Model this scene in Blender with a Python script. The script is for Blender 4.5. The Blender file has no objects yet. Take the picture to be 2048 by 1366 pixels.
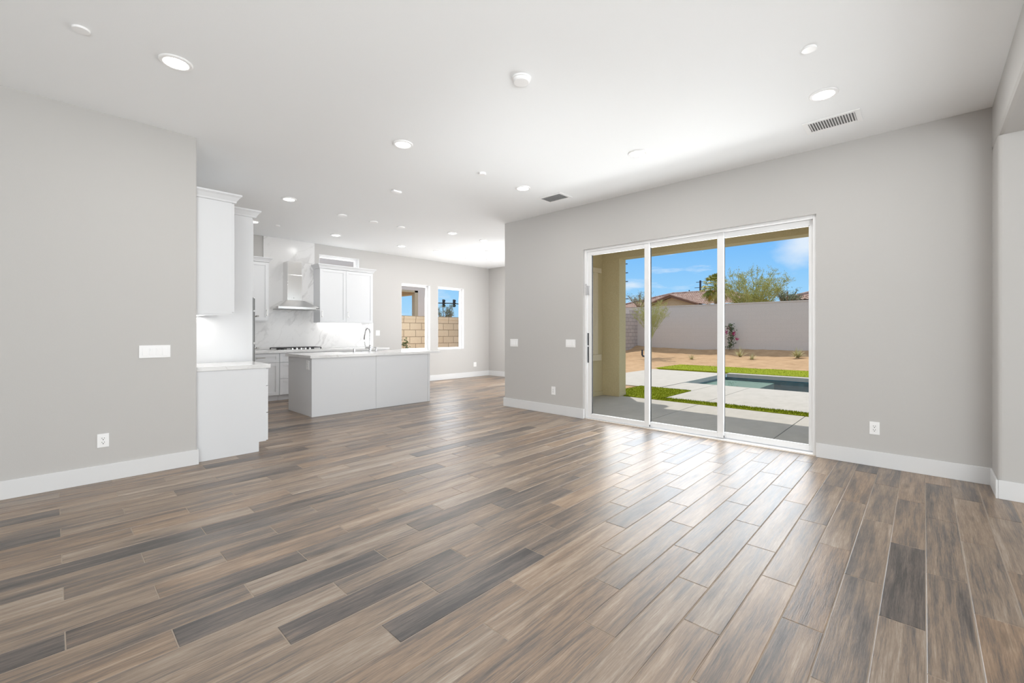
import bpy, bmesh, math, random
from mathutils import Vector, Matrix
random.seed(7)
scene = bpy.context.scene
col = scene.collection
PI = math.pi

# ------------------------------------------------------------------ camera
cd = bpy.data.cameras.new('camera'); cam = bpy.data.objects.new('camera', cd); col.objects.link(cam)
cam.location = (0, 0, 1.26); cam.rotation_euler = (PI/2, 0, -0.81258)
cd.sensor_width = 36; cd.lens = 15.307; cd.shift_y = -0.00923; cd.clip_start = 0.05; cd.clip_end = 400
scene.camera = cam
# ------------------------------------------------------------------ exposure
vs = scene.view_settings
vs.view_transform = 'Standard'; vs.look = 'None'; vs.gamma = 1.0; vs.use_curve_mapping = False; vs.exposure = 0.0
scene.cycles.max_bounces = 12; scene.cycles.diffuse_bounces = 7; scene.cycles.transparent_max_bounces = 16
scene.cycles.sample_clamp_indirect = 8.0
# ------------------------------------------------------------------ sky
wd = bpy.data.worlds.new('sky'); scene.world = wd; wd.use_nodes = True
wt = wd.node_tree; wt.nodes.clear()
def WN(t, **k):
    n = wt.nodes.new(t)
    for a, b in k.items(): setattr(n, a, b)
    return n
def wl(a, b): wt.links.new(a, b)
tc = WN('ShaderNodeTexCoord'); sx = WN('ShaderNodeSeparateXYZ'); wl(tc.outputs['Generated'], sx.inputs[0])
rp = WN('ShaderNodeValToRGB'); wl(sx.outputs['Z'], rp.inputs[0])
rp.color_ramp.elements[0].position = 0.0; rp.color_ramp.elements[0].color = (.48, .76, 1.0, 1)
rp.color_ramp.elements[1].position = 1.0; rp.color_ramp.elements[1].color = (1.2, 1.2, 1.2, 1)
for p, c in ((.07, (.36, .68, 1.0, 1)), (.20, (.17, .50, 1.0, 1)), (.30, (.22, .52, 1.0, 1)), (.45, (.66, .76, .92, 1))):
    e = rp.color_ramp.elements.new(p); e.color = c
mp = WN('ShaderNodeMapping'); mp.inputs['Scale'].default_value = (1, 1, 4.5); wl(tc.outputs['Generated'], mp.inputs[0])
nz = WN('ShaderNodeTexNoise'); nz.inputs['Scale'].default_value = 5.5; nz.inputs['Detail'].default_value = 7; nz.inputs['Roughness'].default_value = .55
wl(mp.outputs[0], nz.inputs['Vector'])
cr = WN('ShaderNodeMapRange'); cr.inputs['From Min'].default_value = .56; cr.inputs['From Max'].default_value = .74
wl(nz.outputs['Fac'], cr.inputs['Value'])
# a broad bright cloud bank low in the south-east
dp = WN('ShaderNodeVectorMath', operation='DISTANCE')
sc = WN('ShaderNodeMapping'); sc.inputs['Scale'].default_value = (1, 1, 1.7); wl(tc.outputs['Generated'], sc.inputs[0])
nz2 = WN('ShaderNodeTexNoise'); nz2.inputs['Scale'].default_value = 9; nz2.inputs['Detail'].default_value = 5; wl(sc.outputs[0], nz2.inputs['Vector'])
ad = WN('ShaderNodeVectorMath', operation='MULTIPLY_ADD'); wl(nz2.outputs['Color'], ad.inputs[0]); ad.inputs[1].default_value = (.17, .17, .20); wl(sc.outputs[0], ad.inputs[2])
wl(ad.outputs[0], dp.inputs[0]); dp.inputs[1].default_value = (1.06, .215, .415)
cb = WN('ShaderNodeMapRange'); cb.inputs['From Min'].default_value = .125; cb.inputs['From Max'].default_value = .05; cb.inputs['To Max'].default_value = .85
wl(dp.outputs['Value'], cb.inputs['Value'])
mxv = WN('ShaderNodeMath', operation='MAXIMUM'); wl(cr.outputs[0], mxv.inputs[0]); wl(cb.outputs[0], mxv.inputs[1])
mx = WN('ShaderNodeMixRGB'); wl(mxv.outputs[0], mx.inputs[0]); wl(rp.outputs[0], mx.inputs[1]); mx.inputs[2].default_value = (.86, .92, 1.0, 1)
bg = WN('ShaderNodeBackground'); wl(mx.outputs[0], bg.inputs[0]); bg.inputs[1].default_value = 1.0
wo = WN('ShaderNodeOutputWorld'); wl(bg.outputs[0], wo.inputs[0])
# ------------------------------------------------------------------ sun
sd = bpy.data.lights.new('sun', 'SUN'); so = bpy.data.objects.new('sun', sd); col.objects.link(so)
sd.energy = 3.3; sd.angle = .0093; sd.color = (1, .925, .83)
so.rotation_euler = Vector((.756, .6545, 2.194)).to_track_quat('Z', 'Y').to_euler()
so.location = (20, 20, 40)
# ------------------------------------------------------------------ added area lamps: unseen fill, plus boosts to door and window daylight
def area(name, loc, to, sx_, sy_, power, color=(1, 1, 1), spread=PI):
    d = bpy.data.lights.new(name, 'AREA'); d.shape = 'RECTANGLE'; d.size = sx_; d.size_y = sy_; d.energy = power; d.color = color; d.spread = spread
    o = bpy.data.objects.new(name, d); col.objects.link(o); o.location = loc
    o.rotation_euler = (Vector(loc) - Vector(to)).to_track_quat('Z', 'Y').to_euler(); return o
area('fill_lamp', (-2.9, -1.0, 1.2), (1.0, 1.2, 3.3), 4.0, 2.0, 92, (.93, .975, 1))  # added fill lamps behind the camera; the rear walls have no windows
area('fill_lamp', (1.0, -4.1, 1.2), (2.2, 0.2, 3.3), 4.5, 2.0, 92, (.93, .975, 1))
area('fill_lamp', (-1.6, -2.2, .5), (1.2, 1.4, 3.1), 3.0, 2.0, 200, (.93, .975, 1))  # added uplight brightening the ceiling
area('kitchen_fill', (2.2, .6, 2.2), (4.9, 8.6, 2.75), 1.2, .8, 7.5, (.95, .98, 1), .85)  # added soft fill brightening the kitchen; no real fixture stands here
area('door_daylight', (5.75, 2.2, 1.25), (0, 2.2, 1.25), 2.6, 2.2, 74, (.96, .98, 1))
area('patio_bounce', (7.75, 2.0, .02), (5.4, 2.0, 1.75), 5.0, .9, 25, (.96, .98, 1), 1.15)  # added lamp standing in for light thrown up by the sunlit concrete
area('nook_fill', (8.72, 6.9, 1.25), (3.2, 7.3, 1.5), 2.8, 2.1, 104, (.96, .98, 1))  # added fill for nook and kitchen; the wall behind has no opening
area('nook_fill', (6.8, 5.7, 1.3), (8.77, 8.8, 1.7), 1.6, 1.6, 26, (.96, .98, 1))  # added fill brightening the nook wall
area('fill_lamp', (6.27, 9.47, 1.63), (6.27, 5, 1.0), .84, 1.62, 16, (.96, .98, 1))  # added lamps just outside the far windows, strengthening their daylight
area('fill_lamp', (7.38, 9.47, 1.63), (7.38, 5, 1.0), .86, 1.62, 16, (.96, .98, 1))
area('fill_lamp', (4.30, 9.47, 2.5), (4.3, 5, 2.2), .86, .75, 5, (.96, .98, 1))

# ================================================================== helpers
def mat(name, color=(.8, .8, .8), rough=.5, metal=0, **k):
    m = bpy.data.materials.new(name); m.use_nodes = True; b = m.node_tree.nodes['Principled BSDF']
    b.inputs['Base Color'].default_value = (*color, 1); b.inputs['Roughness'].default_value = rough; b.inputs['Metallic'].default_value = metal
    for a, v in k.items(): b.inputs[a].default_value = v
    return m
class NT:
    def __init__(s, m): s.t = m.node_tree; s.b = s.t.nodes['Principled BSDF']
    def n(s, t, **k):
        n = s.t.nodes.new(t)
        for a, v in k.items():
            if a in n.inputs: n.inputs[a].default_value = v
            else: setattr(n, a, v)
        return n
    def l(s, a, b): s.t.links.new(a, b)
    def bump(s, h, strength, dist=.001):
        n = s.n('ShaderNodeBump'); n.inputs['Strength'].default_value = strength; n.inputs['Distance'].default_value = dist
        s.l(h, n.inputs['Height']); s.l(n.outputs[0], s.b.inputs['Normal']); return n
    def ramp(s, fac, stops):
        r = s.n('ShaderNodeValToRGB'); e = r.color_ramp.elements
        e[0].position, e[0].color = stops[0][0], (*stops[0][1], 1); e[1].position, e[1].color = stops[-1][0], (*stops[-1][1], 1)
        for p, c in stops[1:-1]:
            q = e.new(p); q.color = (*c, 1)
        s.l(fac, r.inputs[0]); return r
    def obj(s, scale=(1, 1, 1), rot=(0, 0, 0)):
        a = s.n('ShaderNodeTexCoord'); b = s.n('ShaderNodeMapping'); b.inputs['Scale'].default_value = scale; b.inputs['Rotation'].default_value = rot
        s.l(a.outputs['Object'], b.inputs[0]); return b.outputs[0]
def paint(name, color, rough=.7, bump=.25, scale=260, dist=.0012):
    m = mat(name, color, rough); t = NT(m)
    n = t.n('ShaderNodeTexNoise', Scale=scale, Detail=3.0); t.l(t.obj(), n.inputs['Vector']); t.bump(n.outputs['Fac'], bump, dist); return m
def speckle(name, c1, c2, scale=20, rough=.8, bump=.4, dist=.01, detail=6, stretch=(1, 1, 1)):
    m = mat(name, c1, rough); t = NT(m); v = t.obj(stretch)
    n = t.n('ShaderNodeTexNoise', Scale=scale, Detail=float(detail), Roughness=.65); t.l(v, n.inputs['Vector'])
    r = t.ramp(n.outputs['Fac'], [(.32, c1), (.68, c2)]); t.l(r.outputs[0], t.b.inputs['Base Color'])
    if bump: t.bump(n.outputs['Fac'], bump, dist)
    return m
def emis(name, color, s):
    m = bpy.data.materials.new(name); m.use_nodes = True; b = m.node_tree.nodes['Principled BSDF']
    b.inputs['Base Color'].default_value = (*color, 1); b.inputs['Emission Color'].default_value = (*color, 1); b.inputs['Emission Strength'].default_value = s; return m

MW = paint('wall_paint', (.55, .538, .522), .75, .3)
MC = paint('ceiling_paint', (.915, .93, .94), .85, .35, 200)
MTRIM = mat('trim_white', (.74, .745, .75), .4)
MCAB = mat('cabinet_white', (.73, .74, .755), .38)
MVIN = mat('vinyl_white', (.84, .84, .84), .32)
MPLATE = mat('plate_white', (.93, .93, .93), .3)
MDARK = mat('dark_slot', (.03, .03, .03), .6)
MGAP = mat('shadow_gap', (.05, .05, .05), .9)
MSTEEL = mat('brushed_steel', (.78, .775, .765), .22, 1.0)
MSTEELD = mat('dark_steel', (.26, .26, .26), .3, 1.0)
MCHROME = mat('chrome', (.62, .62, .63), .12, 1.0)
MBLACK = mat('cast_iron', (.03, .03, .032), .45)
MBRONZE = mat('oven_glass', (.02, .02, .02), .08)
MNICKEL = mat('satin_nickel', (.60, .58, .55), .28, 1.0)
MHANDLE = mat('black_pull', (.03, .035, .04), .4)
MDIFF = emis('lamp_diffuser', (1, .97, .92), 14)
MLED = emis('led_strip', (1, .98, .95), 3)
MSTUC = speckle('tan_stucco', (.50, .42, .25), (.58, .495, .31), 55, .95, .6, .006)
MSTUCT = speckle('trim_stucco', (.58, .49, .34), (.64, .55, .40), 60, .95, .5, .005)
MPINK = speckle('pale_stucco', (.80, .72, .66), (.84, .76, .70), 50, .95, .4, .006)
MHOUSE = speckle('house_stucco', (.56, .43, .27), (.62, .48, .31), 8, .95, .3, .006)
MCONC = speckle('patio_concrete', (.40, .385, .36), (.455, .44, .415), 3, .8, .15, .004, 9, (1, 2.2, 1))
MDIRT = speckle('bare_dirt', (.345, .225, .125), (.47, .32, .19), 2.2, 1, .8, .05, 10)
MTRUNK = speckle('bark', (.24, .17, .11), (.33, .25, .17), 14, .95, .5, .01, 6, (1, 1, .3))
MLIMB = speckle('green_bark', (.40, .42, .16), (.50, .50, .24), 20, .9, .2, .01)
MASPH = mat('asphalt_pole', (.05, .06, .08), .7)

def glassmat(name, tint=(1, 1, 1), refl=.9):
    m = bpy.data.materials.new(name); m.use_nodes = True; t = m.node_tree; t.nodes.clear()
    tr = t.nodes.new('ShaderNodeBsdfTransparent'); tr.inputs[0].default_value = (*tint, 1)
    gl = t.nodes.new('ShaderNodeBsdfGlossy'); gl.inputs['Roughness'].default_value = .0
    fr = t.nodes.new('ShaderNodeFresnel'); fr.inputs[0].default_value = 1.35
    mu = t.nodes.new('ShaderNodeMath'); mu.operation = 'MULTIPLY'; mu.inputs[1].default_value = refl; t.links.new(fr.outputs[0], mu.inputs[0])
    mi = t.nodes.new('ShaderNodeMixShader'); o = t.nodes.new('ShaderNodeOutputMaterial')
    t.links.new(mu.outputs[0], mi.inputs[0]); t.links.new(tr.outputs[0], mi.inputs[1]); t.links.new(gl.outputs[0], mi.inputs[2]); t.links.new(mi.outputs[0], o.inputs[0])
    return m
MGLASS = glassmat('clear_glass', (.985, .99, .985), .03)
MWATER = glassmat('pool_water', (.80, .89, .89), .30)

def veined(name, base, vein, scale, rough, width=.035, amt=.8):
    m = mat(name, base, rough); t = NT(m); v = t.obj((1, 1, 1), (.3, .75, .2))
    n1 = t.n('ShaderNodeTexNoise', Scale=scale * 1.3, Detail=5.0); t.l(v, n1.inputs['Vector'])
    va = t.n('ShaderNodeVectorMath', operation='MULTIPLY_ADD'); t.l(n1.outputs['Color'], va.inputs[0]); va.inputs[1].default_value = (.9, .9, .9); t.l(v, va.inputs[2])
    mpn = t.n('ShaderNodeMapping'); mpn.inputs['Scale'].default_value = (1, .25, .45); t.l(va.outputs[0], mpn.inputs[0])
    n2 = t.n('ShaderNodeTexNoise', Scale=scale, Detail=3.0); t.l(mpn.outputs[0], n2.inputs['Vector'])
    s1 = t.n('ShaderNodeMath', operation='SUBTRACT'); t.l(n2.outputs['Fac'], s1.inputs[0]); s1.inputs[1].default_value = .5
    ab = t.n('ShaderNodeMath', operation='ABSOLUTE'); t.l(s1.outputs[0], ab.inputs[0])
    mr = t.n('ShaderNodeMapRange'); mr.inputs['From Min'].default_value = 0; mr.inputs['From Max'].default_value = width; mr.inputs['To Min'].default_value = amt; mr.inputs['To Max'].default_value = 0
    t.l(ab.outputs[0], mr.inputs['Value'])
    n3 = t.n('ShaderNodeTexNoise', Scale=scale * .8, Detail=2.0); t.l(v, n3.inputs['Vector'])
    mm = t.n('ShaderNodeMath', operation='MULTIPLY'); t.l(mr.outputs[0], mm.inputs[0])
    mr2 = t.n('ShaderNodeMapRange'); mr2.inputs['From Min'].default_value = .4; mr2.inputs['From Max'].default_value = .62; t.l(n3.outputs['Fac'], mr2.inputs['Value']); t.l(mr2.outputs[0], mm.inputs[1])
    mxn = t.n('ShaderNodeMixRGB'); t.l(mm.outputs[0], mxn.inputs[0]); mxn.inputs[1].default_value = (*base, 1); mxn.inputs[2].default_value = (*vein, 1)
    t.l(mxn.outputs[0], t.b.inputs['Base Color']); return m
def marble(name):
    m = mat(name, (.80, .795, .79), .18); t = NT(m); v = t.obj((1, 1, 1), (0, .95, 0))
    n1 = t.n('ShaderNodeTexNoise', Scale=1.6, Detail=6.0, Roughness=.6); t.l(v, n1.inputs['Vector'])
    va = t.n('ShaderNodeVectorMath', operation='MULTIPLY_ADD'); t.l(n1.outputs['Color'], va.inputs[0]); va.inputs[1].default_value = (.55, .3, .55); t.l(v, va.inputs[2])
    out = None
    for sc_, w_, a_ in ((1.5, .018, .42), (3.6, .012, .26)):
        mpn = t.n('ShaderNodeMapping'); mpn.inputs['Scale'].default_value = (.38, 1, 1.5); mpn.inputs['Location'].default_value = (sc_, 0, sc_*.7); t.l(va.outputs[0], mpn.inputs[0])
        n2 = t.n('ShaderNodeTexNoise', Scale=sc_, Detail=2.0); t.l(mpn.outputs[0], n2.inputs['Vector'])
        s1 = t.n('ShaderNodeMath', operation='SUBTRACT'); t.l(n2.outputs['Fac'], s1.inputs[0]); s1.inputs[1].default_value = .5
        ab = t.n('ShaderNodeMath', operation='ABSOLUTE'); t.l(s1.outputs[0], ab.inputs[0])
        mr = t.n('ShaderNodeMapRange'); mr.inputs['From Max'].default_value = w_; mr.inputs['To Min'].default_value = a_; mr.inputs['To Max'].default_value = 0; t.l(ab.outputs[0], mr.inputs['Value'])
        if out is None: out = mr.outputs[0]
        else:
            q = t.n('ShaderNodeMath', operation='MAXIMUM'); t.l(out, q.inputs[0]); t.l(mr.outputs[0], q.inputs[1]); out = q.outputs[0]
    n3 = t.n('ShaderNodeTexNoise', Scale=1.3, Detail=2.0); t.l(v, n3.inputs['Vector'])
    k = t.n('ShaderNodeMapRange'); k.inputs['From Min'].default_value = .35; k.inputs['From Max'].default_value = .6; t.l(n3.outputs['Fac'], k.inputs['Value'])
    mm = t.n('ShaderNodeMath', operation='MULTIPLY'); t.l(out, mm.inputs[0]); t.l(k.outputs[0], mm.inputs[1])
    mxn = t.n('ShaderNodeMixRGB'); t.l(mm.outputs[0], mxn.inputs[0]); mxn.inputs[1].default_value = (.80, .795, .79, 1); mxn.inputs[2].default_value = (.42, .41, .40, 1)
    t.l(mxn.outputs[0], t.b.inputs['Base Color']); return m
MMARB = marble('veined_marble')
MQUAR = veined('white_quartz', (.80, .80, .795), (.55, .54, .53), 2.0, .14, .03, .5)

def blocks(name, c1, c2, mortar, bw, bh, ms, axis='x', rough=.95, bump=.5, off=.5):
    m = mat(name, c1, rough); t = NT(m)
    a = t.n('ShaderNodeTexCoord'); s = t.n('ShaderNodeSeparateXYZ'); t.l(a.outputs['Object'], s.inputs[0])
    c = t.n('ShaderNodeCombineXYZ'); t.l(s.outputs['X' if axis == 'x' else 'Y'], c.inputs[0]); t.l(s.outputs['Z'], c.inputs[1])
    b = t.n('ShaderNodeTexBrick'); b.offset = off; t.l(c.outputs[0], b.inputs['Vector'])
    b.inputs['Scale'].default_value = 1; b.inputs['Brick Width'].default_value = bw; b.inputs['Row Height'].default_value = bh; b.inputs['Mortar Size'].default_value = ms
    b.inputs['Mortar Smooth'].default_value = .2
    b.inputs['Color1'].default_value = (*c1, 1); b.inputs['Color2'].default_value = (*c2, 1); b.inputs['Mortar'].default_value = (*mortar, 1)
    n = t.n('ShaderNodeTexNoise', Scale=30.0, Detail=6.0); t.l(a.outputs['Object'], n.inputs['Vector'])
    mr = t.n('ShaderNodeMapRange'); mr.inputs['To Min'].default_value = .86; mr.inputs['To Max'].default_value = 1.12; t.l(n.outputs['Fac'], mr.inputs['Value'])
    mu = t.n('ShaderNodeVectorMath', operation='SCALE'); t.l(b.outputs['Color'], mu.inputs[0]); t.l(mr.outputs[0], mu.inputs['Scale'])
    t.l(mu.outputs[0], t.b.inputs['Base Color'])
    iv = t.n('ShaderNodeMath', operation='SUBTRACT'); iv.inputs[0].default_value = 1; t.l(b.outputs['Fac'], iv.inputs[1]); t.bump(iv.outputs[0], bump, .01)
    return m
MBLKW = blocks('painted_block', (.66, .595, .55), (.67, .605, .56), (.63, .57, .525), .406, .203, .006, 'y', .9, .12)
MBLKG = blocks('grey_block', (.50, .43, .395), (.57, .49, .45), (.30, .26, .24), .406, .203, .012, 'x')
MBLKT = blocks('tan_block', (.68, .565, .415), (.76, .645, .49), (.36, .28, .19), .406, .203, .010, 'x')
MTILEW = blocks('pool_tile', (.05, .13, .18), (.09, .22, .28), (.10, .17, .2), .15, .15, .006, 'y', .25, .2, 0)
MPOOLF = speckle('pool_plaster', (.03, .14, .20), (.05, .22, .29), 3, .7, 0)
MLEDGE = speckle('ledge_plaster', (.42, .43, .37), (.50, .51, .45), 9, .7, 0)

def grass(name, c1, c2):
    m = mat(name, c1, .9); t = NT(m); n = t.n('ShaderNodeTexNoise', Scale=14.0, Detail=5.0); t.l(t.obj(), n.inputs['Vector'])
    r = t.ramp(n.outputs['Fac'], [(.3, c1), (.7, c2)]); t.l(r.outputs[0], t.b.inputs['Base Color']); t.b.inputs['Specular IOR Level'].default_value = .1; return m
MGRASS = grass('turf', (.175, .22, .010), (.27, .315, .02))
def leafm(name, c1, c2, sc=3.0):
    m = mat(name, c1, .7); t = NT(m); n = t.n('ShaderNodeTexNoise', Scale=sc, Detail=3.0); t.l(t.obj(), n.inputs['Vector'])
    r = t.ramp(n.outputs['Fac'], [(.35, c1), (.65, c2)]); t.l(r.outputs[0], t.b.inputs['Base Color']); t.b.inputs['Subsurface Weight'].default_value = 0; return m
MLEAFY = leafm('yellow_green_leaf', (.32, .33, .055), (.48, .45, .13))
MLEAFG = leafm('grey_green_leaf', (.20, .25, .16), (.30, .34, .22))
MLEAFD = leafm('dark_leaf', (.03, .07, .02), (.08, .13, .04))
MPALM = leafm('palm_leaf', (.24, .30, .05), (.55, .46, .14), 2.0)
MBLOOM = mat('magenta_bloom', (.45, .03, .16), .7)
MSTRAW = leafm('straw_leaf', (.42, .40, .20), (.58, .54, .30), 6)
MTILE = None
def tile_mat():
    m = mat('clay_tile', (.45, .28, .22), .85); t = NT(m); n = t.n('ShaderNodeTexNoise', Scale=3.2, Detail=4.0); t.l(t.obj(), n.inputs['Vector'])
    r = t.ramp(n.outputs['Fac'], [(.3, (.27, .165, .135)), (.5, (.38, .255, .21)), (.7, (.46, .35, .30))]); t.l(r.outputs[0], t.b.inputs['Base Color']); return m
MTILE = tile_mat()
MFASC = mat('brown_fascia', (.22, .13, .09), .8)

def wood_floor():
    m = mat('wood_look_tile', (.3, .24, .2), .38); t = NT(m)
    uv = t.n('ShaderNodeUVMap'); uv.uv_map = 'plank'
    at = t.n('ShaderNodeAttribute'); at.attribute_name = 'tone'; at.attribute_type = 'GEOMETRY'
    sp = t.n('ShaderNodeSeparateColor'); t.l(at.outputs['Color'], sp.inputs[0])       # r tone, g seed, b warmth
    sd_ = t.n('ShaderNodeMath', operation='MULTIPLY'); t.l(sp.outputs[1], sd_.inputs[0]); sd_.inputs[1].default_value = 60
    off = t.n('ShaderNodeCombineXYZ'); t.l(sd_.outputs[0], off.inputs[0]); t.l(sd_.outputs[0], off.inputs[1]); t.l(sd_.outputs[0], off.inputs[2])
    ad = t.n('ShaderNodeVectorMath', operation='ADD'); t.l(uv.outputs[0], ad.inputs[0]); t.l(off.outputs[0], ad.inputs[1])
    # wandering grain
    nd = t.n('ShaderNodeTexNoise', Scale=3.0, Detail=3.0); t.l(ad.outputs[0], nd.inputs['Vector'])
    wv = t.n('ShaderNodeVectorMath', operation='MULTIPLY_ADD'); t.l(nd.outputs['Color'], wv.inputs[0]); wv.inputs[1].default_value = (.06, .016, 0); t.l(ad.outputs[0], wv.inputs[2])
    def streak(sx_, sy_, det, rough=.6):
        mpn = t.n('ShaderNodeMapping'); mpn.inputs['Scale'].default_value = (sx_, sy_, 1); t.l(wv.outputs[0], mpn.inputs[0])
        n = t.n('ShaderNodeTexNoise', Scale=1.0, Detail=float(det), Roughness=rough); t.l(mpn.outputs[0], n.inputs['Vector']); return n.outputs['Fac']
    big = streak(1.5, 13, 4); fine = streak(7, 190, 5, .7); mid = streak(2.4, 48, 5); pores = streak(30, 480, 2)
    def mul(a, k):
        q = t.n('ShaderNodeMath', operation='MULTIPLY'); t.l(a, q.inputs[0]); q.inputs[1].default_value = k; return q.outputs[0]
    def add(a, b):
        q = t.n('ShaderNodeMath', operation='ADD'); t.l(a, q.inputs[0])
        if isinstance(b, float): q.inputs[1].default_value = b
        else: t.l(b, q.inputs[1])
        return q.outputs[0]
    f = add(add(add(mul(big, 1.05), mul(mid, .85)), mul(fine, .85)), mul(pores, .30))
    f = add(add(f, mul(sp.outputs[0], .62)), -1.335)
    r = t.ramp(f, [(.02, (.045, .040, .037)), (.20, (.105, .088, .079)), (.36, (.165, .138, .120)), (.50, (.265, .198, .145)), (.66, (.35, .27, .20)), (.84, (.45, .38, .31)), (1, (.54, .475, .41))])
    # warm brown / cool grey drift
    hs = t.n('ShaderNodeMixRGB'); hs.blend_type = 'MULTIPLY'; hs.inputs[0].default_value = 1; t.l(r.outputs[0], hs.inputs[1])
    wr = t.ramp(sp.outputs[2], [(0, (.89, .88, .88)), (.55, (.94, .89, .845)), (1, (1.0, .885, .775))]); t.l(wr.outputs[0], hs.inputs[2])
    # knots
    kn = t.n('ShaderNodeMapping'); kn.inputs['Scale'].default_value = (2.0, 8.0, 1); t.l(wv.outputs[0], kn.inputs[0])
    vo = t.n('ShaderNodeTexVoronoi', Scale=1.0); t.l(kn.outputs[0], vo.inputs['Vector'])
    km = t.n('ShaderNodeMapRange'); km.inputs['From Min'].default_value = .03; km.inputs['From Max'].default_value = .22; km.inputs['To Min'].default_value = .40; km.inputs['To Max'].default_value = 1; t.l(vo.outputs['Distance'], km.inputs['Value'])
    sel = t.n('ShaderNodeSeparateColor'); t.l(vo.outputs['Color'], sel.inputs[0])
    gt = t.n('ShaderNodeMath', operation='GREATER_THAN'); t.l(sel.outputs[0], gt.inputs[0]); gt.inputs[1].default_value = .72
    kx = t.n('ShaderNodeMix'); kx.data_type = 'FLOAT'; t.l(gt.outputs[0], kx.inputs[0]); kx.inputs[2].default_value = 1; t.l(km.outputs[0], kx.inputs[3])
    fc = t.n('ShaderNodeVectorMath', operation='SCALE'); t.l(hs.outputs[0], fc.inputs[0]); t.l(kx.outputs[0], fc.inputs['Scale'])
    t.l(fc.outputs[0], t.b.inputs['Base Color'])
    ro = t.n('ShaderNodeMapRange'); ro.inputs['To Min'].default_value = .25; ro.inputs['To Max'].default_value = .42; t.l(mid, ro.inputs['Value']); t.l(ro.outputs[0], t.b.inputs['Roughness'])
    bb = add(mul(fine, .7), mul(pores, .5)); t.bump(bb, .5, .0014)
    t.b.inputs['Specular IOR Level'].default_value = .85
    return m
MFLOOR = wood_floor()
MGROUT = mat('grout', (.40, .335, .275), .9)

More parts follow.
